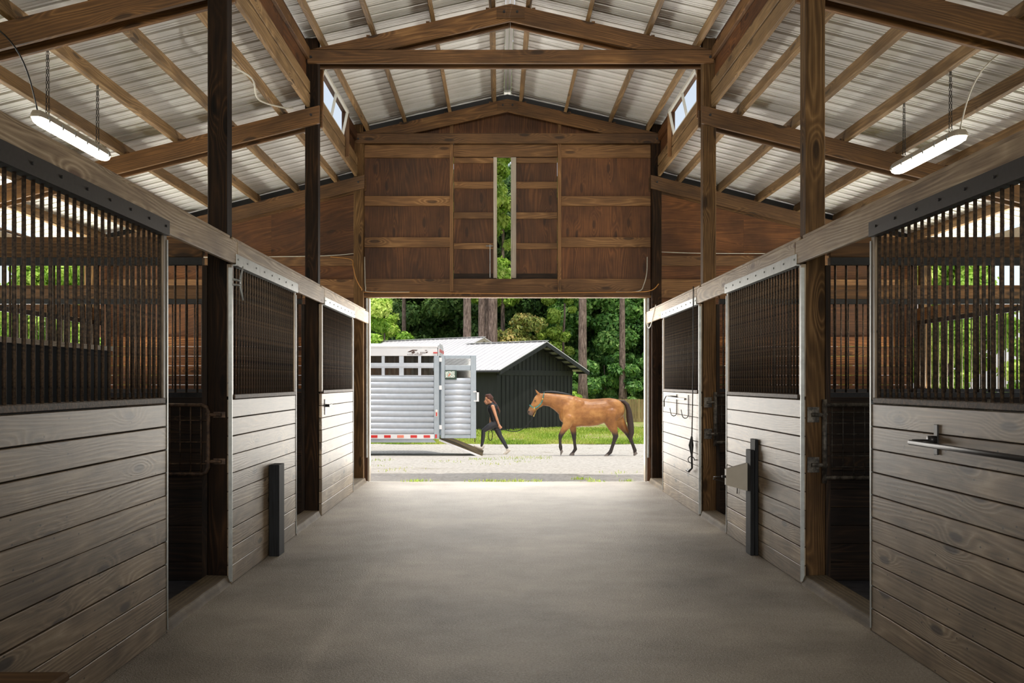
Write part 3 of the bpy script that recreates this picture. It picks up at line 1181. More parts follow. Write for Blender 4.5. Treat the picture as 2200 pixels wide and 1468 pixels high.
# ------------------------------------------------------------------ stall dividers
dl = {(-1, 0): 'barred stall divider behind the first dark left post',
      (-1, 1): 'barred stall divider behind the second dark left post',
      (1, 0): 'barred stall divider behind the wire mesh gate on the right',
      (1, 1): 'barred stall divider behind the middle right post'}
for s in (-1, 1):
    for i in (0, 1):
        y = PY[i] + 0.05
        t = thing('stall_divider', dl[(s, i)], 'stall divider', (X(s, 2.0), y + 0.02, 0), 'barred dividers between the stalls')
        a, b = 0.225, WALL_D - 0.045
        m = MB()
        for q in range(10):
            m.box(X(s, a), X(s, b), y, y + 0.036, q * 0.1325 + 0.012, q * 0.1325 + 0.1425)
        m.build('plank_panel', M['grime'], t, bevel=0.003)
        m = MB()
        m.box(X(s, a), X(s, b), y - 0.03, y + 0.008, 2.35, 2.455)
        m.box(X(s, a), X(s, b), y + 0.009, y + 0.045, 2.37, 2.502)
        m.build('top_beam', M['truss'], t, bevel=0.003)
        g_ = MB()
        g_.box(X(s, a), X(s, b), y - 0.008, y + 0.044, 1.34, 1.375)
        g_.box(X(s, a), X(s, b), y - 0.034, y + 0.03, 2.295, 2.349)
        gr = g_.build('grille', M['iron'], t)
        n = int((b - a - 0.08) / 0.08)
        spots = [(X(s, a + 0.05 + k * 0.08), y + 0.018, 1.372) for k in range(n + 1)]
        p = MB().tube([spots[0], (spots[0][0], spots[0][1], 2.30)], 0.0085, 6).build('bar', M['bar'], gr, smooth=True)
        bars(p, spots)

# ------------------------------------------------------------------ things in the barn
def led_lamp(x, y0, y1, z, wd, label, s):
    yc = (y0 + y1) / 2
    t = thing('hanging_lamp', label, 'lamp', (x, yc, z), 'hanging strip lamps')
    n = 10
    def outline(rx, ry, zz):
        pts = []
        for k in range(4 * n):
            a = 2 * math.pi * k / (4 * n)
            ex = math.copysign(abs(math.cos(a)) ** 0.55, math.cos(a))
            ey = math.copysign(abs(math.sin(a)) ** 0.18, math.sin(a))
            pts.append((x + rx * ex, yc + ry * ey, zz))
        return pts
    def rings(m, lst):
        b = len(m.v)
        for r in lst:
            m.v += r
        L = len(lst[0])
        for i in range(len(lst) - 1):
            for k in range(L):
                l = (k + 1) % L
                m.f.append((b + i * L + k, b + i * L + l, b + (i + 1) * L + l, b + (i + 1) * L + k))
                m.t.append(0.5)
                m.uv += [(0, 0)] * 4
        m.f.append(tuple(b + k for k in reversed(range(L)))); m.t.append(0.5); m.uv += [(0, 0)] * L
        m.f.append(tuple(b + (len(lst) - 1) * L + k for k in range(L))); m.t.append(0.5); m.uv += [(0, 0)] * L
    hl_ = (y1 - y0) / 2
    m = MB()
    rings(m, [outline(wd, hl_, z + 0.035), outline(wd, hl_, z + 0.055), outline(wd * 0.8, hl_ - 0.015, z + 0.085), outline(wd * 0.45, hl_ - 0.05, z + 0.095)])
    m.build('housing', M['grey_plastic'], t, smooth=False)
    m = MB()
    rings(m, [outline(wd * 0.62, hl_ - 0.05, z - 0.004), outline(wd * 0.85, hl_ - 0.025, z + 0.010), outline(wd * 0.95, hl_ - 0.01, z + 0.0345)])
    m.build('lens', M['led'], t, smooth=True)
    m = MB()
    for k in range(6):
        yy = y0 + 0.12 + k * (y1 - y0 - 0.24) / 5
        for e in (-1, 1):
            m.box(x + e * (wd - 0.002), x + e * (wd + 0.006), yy - 0.012, yy + 0.012, z + 0.016, z + 0.058)
    m.build('clip', M['galv'], t)
    zt = low_roof(abs(x - X(s, 0)) - 0.0) + 0.01
    for yy in (y0 + 0.22, y1 - 0.22):
        m = MB()
        for e in (-1, 1):
            zz = z + 0.085
            k = 0
            while zz < zt:
                dx, dy = (0.006, 0.0) if k % 2 else (0.0, 0.006)
                xx = x + e * 0.012 * (1 - 0.6 * (zz - z) / max(0.1, zt - z))
                pts = []
                for q in range(8):
                    a = 2 * math.pi * q / 8
                    pts.append((xx + dx * math.cos(a), yy + dy * math.cos(a), zz + 0.017 * (1 + math.sin(a))))
                m.tube(pts, 0.0022, 4, closed=True)
                zz += 0.028
                k += 1
        m.build('chain', M['iron'], t)
    m = MB()
    e = s
    pts = []
    p0, p1 = Vector((x, y0 + 0.05, z + 0.09)), Vector((x + e * 0.10, y0 - 0.5, zt - 0.06))
    for q in range(13):
        f = q / 12
        p = p0.lerp(p1, f) + Vector((-e * 0.16 * math.sin(math.pi * f) * 0.6, -0.10 * math.sin(math.pi * f), 0.06 * math.sin(math.pi * f)))
        pts.append(p)
    m.tube(pts, 0.006, 6)
    m.build('power_cord', M['black'] if s < 0 else M['cable_white'], t, smooth=True)
    d = bpy.data.lights.new('lamp_light', 'AREA')
    d.shape = 'RECTANGLE'
    d.size, d.size_y = 0.12, y1 - y0 - 0.1
    d.energy = 14
    d.color = (1.0, 0.88, 0.70)
    lo = bpy.data.objects.new('lamp_light', d)
    lo.parent = t
    lo.location = (0, 0, -0.012)
    col.objects.link(lo)
    return t


led_lamp(-3.50, 7.50, 8.90, 3.42, 0.058, 'lit strip lamp hanging on chains over the left stalls', -1)
led_lamp(3.76, 8.07, 9.46, 3.42, 0.075, 'lit strip lamp hanging on chains over the right stalls', 1)

# bollards
t = thing('bollard', 'short black square timber bollard standing before the left stall front', 'bollard', (-1.87, 8.37, 0))
MB().box(-1.912, -1.826, 8.27, 8.47, 0.0, 0.76).build('post', M['bollard'], t, bevel=0.004)
t = thing('bollard', 'tall narrow black board post carrying a grey antenna at the right stall front', 'bollard', (2.12, 8.4, 0))
MB().box(2.135, 2.162, 8.30, 8.46, 0.0, 0.97).build('back_board', M['bollard'], t, bevel=0.003)
MB().box(2.100, 2.134, 8.31, 8.47, 0.0, 0.88).build('front_board', M['bollard'], t, bevel=0.003)

# antenna (tapered flat paddle) pointing away from the post toward the doorway
t = thing('antenna', 'grey wedge shaped flat antenna fixed on the black post at the right', 'antenna', (2.06, 8.42, 0.6))
m = MB()
x0 = 2.097
pl = [(x0, 8.40, 0.53), (x0, 8.40, 0.765), (x0 - 0.17, 8.44, 0.71), (x0 - 0.17, 8.44, 0.575)]
m.prism(pl, (0, 0.055, 0))
m.build('paddle', M['grey_plastic'], t, bevel=0.018)
m = MB()
m.tube([(x0 - 0.165, 8.47, 0.645), (x0 - 0.20, 8.47, 0.645)], 0.011, 8)
m.build('connector', M['black'], t)
m = MB()
pts = [(x0 - 0.19, 8.47, 0.645), (x0 - 0.24, 8.6, 0.63), (x0 - 0.20, 8.8, 0.59), (2.150, 8.98, 0.52), (2.158, 9.02, 0.44)]
m.tube(pts, 0.0045, 6)
m.build('cable', M['black'], t, smooth=True)

# folding black blanket bar on the right stall front
t = thing('blanket_bar', 'black steel folding blanket bar on the right stall front', 'rack', (XR, 4.7, 1.1))
m = MB()
yb1, yb2, zb = 4.92, 3.76, 1.165
m.box(XR - 0.008, XR - 0.0005, yb1 - 0.02, yb1 + 0.02, zb - 0.075, zb + 0.075)
m.build('bracket', M['iron'], t, bevel=0.002)
m = MB()
m.box(XR - 0.008, XR - 0.0005, yb2 - 0.02, yb2 + 0.02, zb - 0.075, zb + 0.075)
m.build('bracket', M['iron'], t, bevel=0.002)
m = MB()
xo = XR - 0.13
m.tube([(XR - 0.009, yb1, zb + 0.0), (XR - 0.045, yb1, zb)], 0.02, 10)
m.tube([(XR - 0.009, yb2, zb), (XR - 0.045, yb2, zb)], 0.02, 10)
m.tube([(XR - 0.028, yb1 - 0.01, zb - 0.01), (xo + 0.02, yb1 + 0.03, zb - 0.012), (xo, yb1 + 0.01, zb - 0.014), (xo, yb2 + 0.03, zb - 0.014), (xo + 0.02, yb2, zb - 0.012), (XR - 0.03, yb2, zb - 0.01)], 0.0125, 10)
m.build('tube_frame', M['iron'], t, smooth=True)

# small hook rack, hanging strap, ring hook on the far right stall front
t = thing('hook_rack', 'small black bridle hook rack on the pale stall front near the doorway', 'rack', (XR, 12.0, 1.22))
yb1, yb2 = 13.0, 11.2
m = MB()
m.bar((XR - 0.012, 12.75, 1.25), (XR - 0.012, 11.55, 1.25), 0.008, 0.022)
m.build('back_bar', M['iron'], t)
for yy in (12.1, 11.35):
    m = MB()
    pts = [(XR - 0.006, yy, 1.30), (XR - 0.006, yy, 1.07)]
    for q in range(7):
        a = math.pi * q / 6
        pts.append((XR - 0.036 + 0.03 * math.cos(a), yy + 0.03 * q / 3, 1.07 - 0.035 * math.sin(a)))
    pts.append((XR - 0.07, yy + 0.10, 1.13))
    m.tube(pts, 0.005, 6)
    m.build('hook', M['iron'], t, smooth=True)
m = MB()
m.tube([(XR - 0.012, 12.1, 1.27), (XR - 0.012, 12.8, 1.275), (XR - 0.03, 12.86, 1.22), (XR - 0.03, 12.86, 1.13)], 0.007, 6)
m.build('arm', M['iron'], t, smooth=True)

t = thing('hanging_strap', 'black handled strap hanging from the right header plank beside the middle post', 'strap', (XR, 10.9, 2.47))
m = MB()
m.tube([(XR - 0.026, 10.95, 2.50), (XR - 0.030, 10.94, 2.40), (XR - 0.033, 10.93, 2.2), (XR - 0.034, 10.92, 1.7), (XR - 0.036, 10.96, 1.1), (XR - 0.034, 11.0, 0.83)], 0.006, 6)
m.build('cord', M['black'], t, smooth=True)
m = MB()
m.limb([(XR - 0.036, 11.0, 0.84), (XR - 0.04, 11.02, 0.75), (XR - 0.036, 11.0, 0.66)], [0.012, 0.030, 0.014], 10)
m.limb([(XR - 0.036, 11.0, 0.65), (XR - 0.036, 10.98, 0.5), (XR - 0.05, 11.10, 0.455), (XR - 0.055, 11.18, 0.46)], [0.013, 0.011, 0.016, 0.016], 8)
m.build('handle', M['black'], t, smooth=True)

t = thing('ring_hook', 'small open ring hook screwed low on the right stall front by the post', 'hook', (XR, 10.85, 0.6))
m = MB()
pts = [(XR - 0.0005, 10.86, 0.60), (XR - 0.03, 10.86, 0.60)]
for q in range(12):
    a = -0.2 + 5.2 * q / 11
    pts.append((XR - 0.032 - 0.035 + 0.035 * math.cos(a), 10.86 + 0.03 * math.sin(a) * 0.6, 0.60 + 0.035 * math.sin(a)))
m.tube(pts, 0.005, 6)
m.build('rod', M['iron'], t, smooth=True)

t = thing('latch', 'small black latch on the left stall front beside the doorway', 'latch', (XL, 11.0, 1.17))
m = MB().box(XL + 0.0005, XL + 0.006, 10.93, 11.02, 1.09, 1.26)
m.build('plate', M['iron'], t)
m = MB()
m.tube([(XL + 0.006, 10.97, 1.19), (XL + 0.05, 10.97, 1.19)], 0.016, 8)
m.tube([(XL + 0.04, 10.97, 1.19), (XL + 0.045, 11.12, 1.20)], 0.010, 8)
m.build('bolt', M['iron'], t)

t = thing('rope_cleat', 'grey rope cleat at the top of the left stall front with the bollard', 'cleat', (XL, 7.2, 2.17))
m = MB()
m.limb([(XL + 0.045, 7.27, 2.05), (XL + 0.035, 7.24, 2.14), (XL + 0.035, 7.24, 2.20), (XL + 0.045, 7.27, 2.29)], [0.006, 0.010, 0.010, 0.006], 8)
m.tube([(XL - 0.002, 7.16, 2.15), (XL + 0.036, 7.24, 2.155)], 0.009, 6)
m.tube([(XL - 0.002, 7.16, 2.19), (XL + 0.036, 7.24, 2.185)], 0.009, 6)
m.build('horn', M['galv'], t, smooth=True)

# gates
def gate(name, label, s, y, d0, d1, z0, z1, mesh_step, r, mat, rounded):
    t = thing(name, label, 'gate', (X(s, d0), y, z0))
    m = MB()
    if rounded:
        pts = []
        rc = 0.05
        for cx_, cz_, a0 in ((d0 + rc, z1 - rc, 180), (d0 + rc, z0 + rc, 270)):
            pass
        loop = [(d1, z1), (d0 + rc, z1), (d0 + rc * 0.3, z1 - rc * 0.3), (d0, z1 - rc), (d0, z0 + rc), (d0 + rc * 0.3, z0 + rc * 0.3), (d0 + rc, z0), (d1, z0)]
        m.tube([(X(s, d), y, z) for d, z in loop], r, 10, closed=True)
    else:
        m.tube([(X(s, d0), y, z0 - 0.04), (X(s, d0), y, z1 + 0.04)], r * 1.15, 10)
        m.tube([(X(s, d1), y, z0 - 0.04), (X(s, d1), y, z1 + 0.04)], r * 1.15, 10)
        for z in (z0, z1):
            m.tube([(X(s, d0), y, z), (X(s, d1), y, z)], r, 10)
    m.build('pipe_frame', mat, t, smooth=True)
    m = MB()
    d = d0 + mesh_step * 0.7
    while d < d1:
        m.tube([(X(s, d), y, z0), (X(s, d), y, z1)], 0.0028 if not rounded else 0.0055, 5)
        d += mesh_step
    z = z0 + mesh_step
    while z < z1 - 0.02:
        m.tube([(X(s, d0), y, z), (X(s, d1), y, z)], 0.0028 if not rounded else 0.0055, 5)
        z += mesh_step if not rounded else (z1 - z0) / 3.2
    m.build('wire_mesh', mat, t, smooth=True)
    for zz in (z0 + 0.09, z1 - 0.07):
        m = MB()
        pw = 0.055 if not rounded else 0.02
        m.tube([(X(s, d0 - 0.09), y, zz), (X(s, d0 + 0.02), y, zz)], r * 0.9, 8)
        m.box(X(s, d0 - 0.115), X(s, d0 - 0.03), y + 0.02, y + 0.0265, zz - pw, zz + pw)
        m.build('hinge', mat, t)
    return t


w = NT('old_pipe')
c = w.ramp(w.noise(w.obj(), 22, 5, 0.65), [(0.4, srgb(46, 42, 38)), (0.55, srgb(92, 86, 78)), (0.75, srgb(132, 126, 116))])
M['pipe'] = w.fin(c, 0.5, 0.4)
w = NT('rusty_pipe')
c = w.ramp(w.noise(w.obj(), 22, 5, 0.65), [(0.4, srgb(52, 38, 28)), (0.55, srgb(92, 70, 52)), (0.75, srgb(120, 100, 80))])
M['rust'] = w.fin(c, 0.6, 0.3)
gate('mesh_gate', 'grey pipe gate with wire mesh, swung into the right stall closest to the camera', 1, PY[0] - 0.032, 0.165, 1.35, 0.765, 1.285, 0.078, 0.016, M['pipe'], False)
gate('stall_guard', 'rusty rounded pipe stall guard, swung into the left stall closest to the camera', -1, PY[0] - 0.032, 0.165, 1.2, 0.79, 1.285, 0.075, 0.014, M['rust'], True)
gate('mesh_gate', 'dark pipe gate glimpsed behind the middle right post', 1, PY[1] - 0.032, 0.165, 1.3, 0.80, 1.30, 0.10, 0.017, M['pipe'], False)

# slate panel in the nearest left stall
t = thing('stall_board', 'slate grey board with a pale top edge inside the left stall closest to the camera', 'board', (-2.62, 5.2, 0.01))
MB().box(-2.66, -2.62, 3.2, 6.72, 0.01, 1.66).build('panel', M['slate'], t)
MB().box(-2.67, -2.61, 3.2, 6.73, 1.66, 1.69).build('edge_cap', M['strip'], t)

# wooden chest by the left stall front, mostly out of the frame
t = thing('tack_chest', 'dark wooden chest top at the bottom left corner against the stall front', 'chest', (-1.6, 2.75, 0))
m = MB()
for q in range(4):
    m.box(-1.905, -1.33, 2.72, 3.0, q * 0.135 + 0.0, q * 0.135 + 0.132)
m.build('body', M['grime'], t, bevel=0.003)
MB().box(-1.91, -1.30, 2.70, 3.02, 0.542, 0.572).build('lid', M['post2'], t, bevel=0.008)

# cables and conduit
def cable(name, label, pts, r, mat):
    P = [Vector(p) for p in pts]
    out = []
    for i in range(len(P) - 1):
        a = P[max(i - 1, 0)]; b = P[i]; c_ = P[i + 1]; d = P[min(i + 2, len(P) - 1)]
        for k in range(6):
            u = k / 6
            out.append(0.5 * ((2 * b) + (c_ - a) * u + (2 * a - 5 * b + 4 * c_ - d) * u * u + (3 * b - a - 3 * c_ + d) * u ** 3))
    out.append(P[-1])
    o = MB().tube(out, r, 6).build(name, mat, None, smooth=True, loc=tuple(P[0]))
    return tag(o, label, 'cable')


yw = YP - 0.07
cable('conduit', 'white cable running along the end wall over the left stalls to the doorway', [(X(-1, 2.6), yw, zy(553)), (X(-1, 0.8), yw, zy(550.5)), (X(-1, 0.19), yw, zy(545))], 0.006, M['cable_white'])
cable('conduit', 'white cable running along the end wall over the right stalls to the doorway', [(X(1, 0.19), yw, zy(541.5)), (X(1, 0.9), yw, zy(544.5)), (X(1, 2.4), yw, zy(545))], 0.006, M['cable_white'])
cable('cable', 'yellow cable curling down the left doorway post and under the header', [(-2.45, yw, zy(552)), (-2.15, yw - 0.03, zy(558)), (-2.10, PY[2] - 0.02, zy(575)), (-2.06, PY[2] - 0.02, zy(600)), (-1.98, PY[2] - 0.02, zy(622)), (-1.90, YP - 0.12, zy(629)), (-1.0, YP - 0.12, zy(630)), (0.2, YP - 0.12, zy(632)), (0.95, YP - 0.12, zy(630)), (1.9, YP - 0.12, zy(628.5)), (2.19, PY[2] - 0.02, zy(626)), (2.30, PY[2] - 0.02, zy(612))], 0.006, M['cable_yellow'])
cable('conduit', 'pale conduit bent along the left corner of the door header', [(-1.955, YP - 0.068, zy(552)), (-1.95, YP - 0.068, zy(585)), (-1.94, YP - 0.068, zy(618)), (-1.88, YP - 0.075, zy(627.5)), (-1.3, YP - 0.075, zy(628))], 0.008, M['cable_white'])
cable('conduit', 'pale conduit bent along the right corner of the door header', [(2.155, YP - 0.068, zy(552)), (2.15, YP - 0.068, zy(585)), (2.11, YP - 0.068, zy(610)), (2.03, YP - 0.075, zy(626)), (1.7, YP - 0.075, zy(628))], 0.008, M['cable_white'])
cable('cable', 'thin white cable looped over the end of the right header plank', [(XR - 0.022, 13.6, 2.505), (XR - 0.028, 13.75, 2.40), (XR - 0.03, 13.95, 2.27), (XR - 0.03, 14.2, 2.22), (XR - 0.03, 14.42, 2.33), (XR - 0.027, 14.46, 2.44)], 0.006, M['cable_white'])
cable('cable', 'white cable clipped along the purlin over the left stalls behind the first post', [(X(-1, 0.42), 8.0, low_roof(0.42) + 0.02), (X(-1, 0.50), 8.7, low_roof(0.5) - 0.03), (X(-1, 0.42), 9.4, low_roof(0.42) - 0.012), (X(-1, 0.5), 10.0, low_roof(0.5) - 0.02), (X(-1, 0.36), 10.5, low_roof(0.36) + 0.0), (X(-1, 0.30), 10.69, low_roof(0.30) + 0.03)], 0.009, M['cable_white'])
cable('conduit', 'copper coloured pipe slanting behind the bars of the left stall', [(X(-1, 3.2), 3.9, 2.98), (X(-1, 2.4), 7.1, 2.76), (X(-1, 2.0), 9.5, 2.66)], 0.011, M['rust'])

# ------------------------------------------------------------------ trailer
YT = 26.0
trl = thing('horse_trailer', 'silver slatted aluminium horse trailer parked outside with its rear door open', 'trailer', (-3.4, YT + 1.0, zground(0, YT)))


def slat_sheet(name, x0, x1, y, sgn, z0, p, n, depth, mat, parent):
    """stack of rounded horizontal slats as one smooth sheet"""
    q = 9
    pts = []
    for k in range(n):
        for i in range(q):
            f = i / q
            pts.append((depth * math.sin(math.pi * f) ** 0.6, z0 + (k + f) * p))
    pts.append((0.0, z0 + n * p))
    off = wloc(parent)
    V = []
    for d, z in pts:
        V += [(x0 - off.x, y + sgn * d - off.y, z - off.z), (x1 - off.x, y + sgn * d - off.y, z - off.z)]
    Fc = [(2 * i, 2 * i + 1, 2 * i + 3, 2 * i + 2) if sgn < 0 else (2 * i + 1, 2 * i, 2 * i + 2, 2 * i + 3) for i in range(len(pts) - 1)]
    me = bpy.data.meshes.new(name)
    me.from_pydata(V, [], Fc)
    me.polygons.foreach_set('use_smooth', [True] * len(Fc))
    me.materials.append(mat)
    o = link(name, me, parent)
    sm = o.modifiers.new('thickness', 'SOLIDIFY')
    sm.thickness = 0.004
    sm.offset = -1
    return o


def tx(px): return (px - VX) * YT / F
def tz(py): return EYE - (py - VY) * YT / F


TX0, TX1 = tx(790) - 2.6, tx(943.5)
zb0, zb1 = tz(943), tz(743)
W = 2.05
win_rows = ((tz(780), tz(765.2)), (tz(806.5), tz(791)))
pitch = (tz(808) - tz(933)) / 10
# slatted wall panel, near and far sides
for yy, sgn in ((YT, -1), (YT + W, 1)):
    slat_sheet('side_wall', TX0, tx(932), yy, sgn, tz(933), pitch, 10, 0.036, M['alu'], trl)
    # window bands
    m = MB()
    m.box(TX0, tx(932), yy - 0.02, yy + 0.02, tz(791), tz(780))
    m.box(TX0, tx(932), yy - 0.028 if sgn < 0 else yy, yy if sgn < 0 else yy + 0.028, tz(788), tz(783))
    m.box(TX0, tx(932), yy - 0.02, yy + 0.02, tz(808), tz(806.5))
    xs = [793 - 36, 820, 826.6, 857.7, 867.5, 898.5, 904.7, 932.3]
    wpx = [(757 - 33, 786), (793, 820), (826.6, 857.7), (867.5, 898.5), (904.7, 932)]
    for z0, z1 in win_rows:
        for (a0, a1), (b0, b1) in zip(wpx, wpx[1:]):
            m.box(tx(a1), tx(b0), yy - 0.015, yy + 0.015, z0, z1)
        m.box(TX0, tx(wpx[0][0]), yy - 0.015, yy + 0.015, z0, z1)
    m.build('window_rail', M['alu'], trl)
    for z0, z1 in win_rows:
        for a, b in wpx:
            MB().box(tx(a), tx(b), yy + 0.004 * -sgn, yy + 0.008 * -sgn, z0, z1).build('window_pane', M['tint'], trl)
    m = MB()
    m.box(TX0, tx(943.5), yy - 0.03, yy + 0.03, tz(943), tz(933))
    m.build('bottom_rail', M['alu_white'], trl)
    m = MB()
    m.box(TX0, tx(940), yy - 0.025, yy + 0.025, tz(765.2), tz(743.2))
    m.box(TX0, tx(941), yy - 0.035, yy + 0.035, tz(747.5), tz(743))
    m.build('roof_rail', M['alu_white'], trl, bevel=0.01)
    m = MB()
    m.prism([(TX0, yy - 0.01, tz(951)), (tx(937), yy - 0.01, tz(951)), (tx(930), yy - 0.01, tz(943.3)), (TX0, yy - 0.01, tz(943.3))], (0, 0.02, 0))
    m.build('skirt', M['alu_grey'], trl)
    m = MB()
    m.box(tx(932.3), tx(943.5), yy - 0.032, yy + 0.06 if sgn < 0 else yy + 0.032, tz(943), tz(765))
    m.build('corner_post', M['alu_grey'], trl, bevel=0.006)
# roof, floor, front wall, axle group
m = MB()
m.prism([(TX0, YT, tz(743)), (TX0, YT + W, tz(743)), (TX0, YT + W * 0.85, tz(743) + 0.07), (TX0, YT + W * 0.15, tz(743) + 0.07)], (tx(943) - TX0, 0, 0))
m.build('roof', M['alu_white'], trl)
m = MB().box(TX0, tx(943), YT + 0.03, YT + W - 0.03, tz(943), tz(938))
m.build('floor_deck', M['alu_grey'], trl)
m = MB().box(TX0 - 0.03, TX0, YT, YT + W, tz(943), tz(743))
m.build('front_wall', M['alu'], trl)
# inner liner: rear half visible through the windows
M['curtain'] = plain('grey_curtain', srgb(176, 176, 172), 0.8, 0.0, 0.1, 6)
m = MB()
prev = None
nk = 90
for k in range(nk + 1):
    xx = TX0 + 0.1 + k * (tx(931) - TX0 - 0.12) / nk
    yy = YT + 0.13 + 0.035 * math.sin(k * 1.9) + 0.015 * math.sin(k * 0.7)
    if prev:
        m.face([(prev[0], prev[1], tz(807)), (xx, yy, tz(807)), (xx, yy, tz(748)), (prev[0], prev[1], tz(748))])
    prev = (xx, yy)
cu = m.build('curtain', M['curtain'], trl)
sm = cu.modifiers.new('thickness', 'SOLIDIFY'); sm.thickness = 0.004
for xw in (TX0 + 1.25, TX0 + 2.0):
    for yy in (YT + 0.12, YT + W - 0.12 - 0.0):
        m = MB()
        zg = zground(0, YT)
        m.tube([(xw, yy - 0.1, zg + 0.34), (xw, yy + 0.1, zg + 0.34)], 0.34, 24)
        m.build('wheel', M['tire'], trl, smooth=False, bevel=0.02)
# reflectors and lights
for a, b, mt in ((797.4, 811.3, 'red'), (825.6, 839.7, 'red'), (853.6, 867.9, 'salmon'), (882.2, 896.1, 'red'), (910.4, 924.3, 'red')):
    o = MB().box(tx(a), tx(b), YT - 0.037, YT - 0.0305, tz(940.8), tz(935.2)).build('reflector', M[mt], trl)
    if mt == 'salmon': o['label'] = 'faded salmon reflector'
MB().box(tx(931), tx(940), YT - 0.045, YT - 0.0255, tz(759.6), tz(757)).build('marker_light', M['red'], trl)
MB().box(tx(935.5), tx(940.8), YT - 0.06, YT - 0.0325, tz(896), tz(880.5)).build('tail_light', M['white_frame'], trl, bevel=0.02)
MB().box(tx(936.8), tx(939.6), YT - 0.066, YT - 0.0605, tz(894), tz(886)).build('tail_light', M['red'], trl)
MB().box(tx(935), tx(939), YT - 0.04, YT - 0.0325, tz(941.5), tz(933.5)).build('reflector', M['red'], trl)
# rear face: header with red clearance lights
MB().box(tx(941), tx(943.6), YT + 0.03, YT + W - 0.03, tz(765), tz(744)).build('rear_header', M['alu_white'], trl)
for k in range(3):
    yy = YT + 0.25 + k * 0.7
    MB().box(tx(943.6) + 0.0005, tx(943.6) + 0.02, yy, yy + 0.16, tz(757), tz(750)).build('clearance_light', M['red'], trl)
# emblem and lettering on the roof rail
m = MB()
e0 = YT - 0.0265
def poly(ps): m.prism([(tx(860 + x * 200 / 2175.0), e0, tz(735 + y * 135 / 1468.0)) for x, y in ps], (0, -0.002, 0))
poly([(165, 235), (290, 180), (405, 185), (385, 208), (318, 206), (235, 240)])
poly([(255, 250), (318, 208), (352, 240), (310, 272), (275, 268)])
poly([(370, 268), (405, 250), (440, 268)])
for q in range(4):
    poly([(465 + q * 30, 236), (478 + q * 30, 234), (496 + q * 30, 274), (482 + q * 30, 276)])
poly([(575, 190), (632, 190), (620, 205), (582, 205)])
poly([(590, 232), (655, 226), (640, 246), (615, 262), (596, 262)])
m.build('emblem', M['logo'], trl)
fc = bpy.data.curves.new('lettering', 'FONT')
fc.body = '4 STAR TRAILERS'
fc.size = 0.052
fc.extrude = 0.001
fc.align_x = 'LEFT'
fc.materials.append(M['logo'])
fo = bpy.data.objects.new('lettering', fc)
fo.rotation_euler = (math.radians(90), 0, 0)
fo.parent = trl
fo.location = Vector((tx(875), e0 - 0.002, tz(763.4))) - wloc(trl)
col.objects.link(fo)
bpy.context.view_layer.update()
fme = bpy.data.meshes.new_from_object(fo.evaluated_get(bpy.context.evaluated_depsgraph_get()))
lo_ = link('lettering', fme, trl, fo.location)
lo_.rotation_euler = fo.rotation_euler
bpy.data.objects.remove(fo)
# open rear door
DXa, DXb = tx(947.6), tx(1023)
m = MB()
fr = 0.02
yd0, yd1 = YT - 0.02, YT + 0.03
m.box(DXa, DXa + 0.10, yd0, yd1, tz(942), tz(764))
m.box(tx(1011), DXb, yd0, yd1, tz(942), tz(764))
m.box(DXa + 0.101, tx(1011) - 0.001, yd0, yd1, tz(770.5), tz(764))
m.box(DXa + 0.101, tx(1011) - 0.001, yd0, yd1, tz(942), tz(935.5))
m.box(DXa + 0.101, tx(1011) - 0.001, yd0 + 0.01, yd1, tz(796), tz(785.5))
door = m.build('rear_door', M['alu_grey'], trl, bevel=0.006)
m = MB()
dz0, dz1 = tz(935.2), tz(812.5)
nsl = 10
dp = (dz1 - dz0) / nsl
slat_sheet('door_slats', DXa + 0.10, tx(1011), YT, -1, dz0, dp, nsl, 0.03, M['alu'], door)
for pa, pb in ((785.3, 771), (812, 796.3)):
    MB().box(DXa + 0.102, tx(1011) - 0.002, YT + 0.004, YT + 0.008, tz(pa), tz(pb)).build('door_window', M['tint'], door)
MB().box(tx(956.5), tx(981), YT - 0.05, YT - 0.024, tz(815.5), tz(796)).build('plate_bracket', M['green_plate'], door)
pz = MB().box(tx(957), tx(977.2), YT - 0.058, YT - 0.0505, tz(811.5), tz(798)).build('licence_plate', M['plate'], door)
m = MB()
for px, py in ((966.5, 804.5), (964.5, 807.3)):
    m.tube([(tx(px), YT - 0.0585, tz(py)), (tx(px), YT - 0.061, tz(py))], 0.017, 10)
m.build('plate_mark', M['orange'], door)
m = MB()
m.box(tx(1017), tx(1029), YT - 0.06, YT - 0.021, tz(843), tz(840.5))
m.box(tx(1024), tx(1029), YT - 0.06, YT - 0.021, tz(863), tz(840.5))
m.box(tx(1018), tx(1029), YT - 0.05, YT - 0.021, tz(863), tz(860.5))
m.build('door_latch', M['alu_white'], door)
for py in (773, 833, 918):
    MB().box(tx(943.7), tx(949.5), YT - 0.034, YT - 0.0205, tz(py + 4.5), tz(py - 4.5)).build('hinge', M['alu_white'], trl)
MB().tube([(tx(1020), YT, tz(942)), (tx(1020), YT, tz(950))], 0.012, 6).build('drop_bolt', M['rust'], door)
# ramp
zr0 = tz(944)
rx0, rx1 = tx(944), tx(1036)
zr1 = zground(0, YT + 1) + 0.03
m = MB()
up = Vector((-(zr1 - zr0), 0, rx1 - rx0)).normalized()
m._quadbox(Vector((rx0, YT + 0.05, zr0)) - up * 0.05, Vector((rx1 - rx0, 0, zr1 - zr0)), (0, W - 0.1, 0), up * 0.05)
rp = m.build('ramp', M['alu_white'], trl, bevel=0.004)
m = MB()
dr = Vector((rx1 - rx0, 0, zr1 - zr0))
nn = 9
for k in range(nn):
    a = Vector((rx0, YT + 0.08 + k * (W - 0.16) / nn, zr0)) + up * 0.001
    m._quadbox(a, dr, (0, (W - 0.16) / nn - 0.012, 0), up * 0.022)
m.build('ramp_planks', M['ramp_top'], rp)

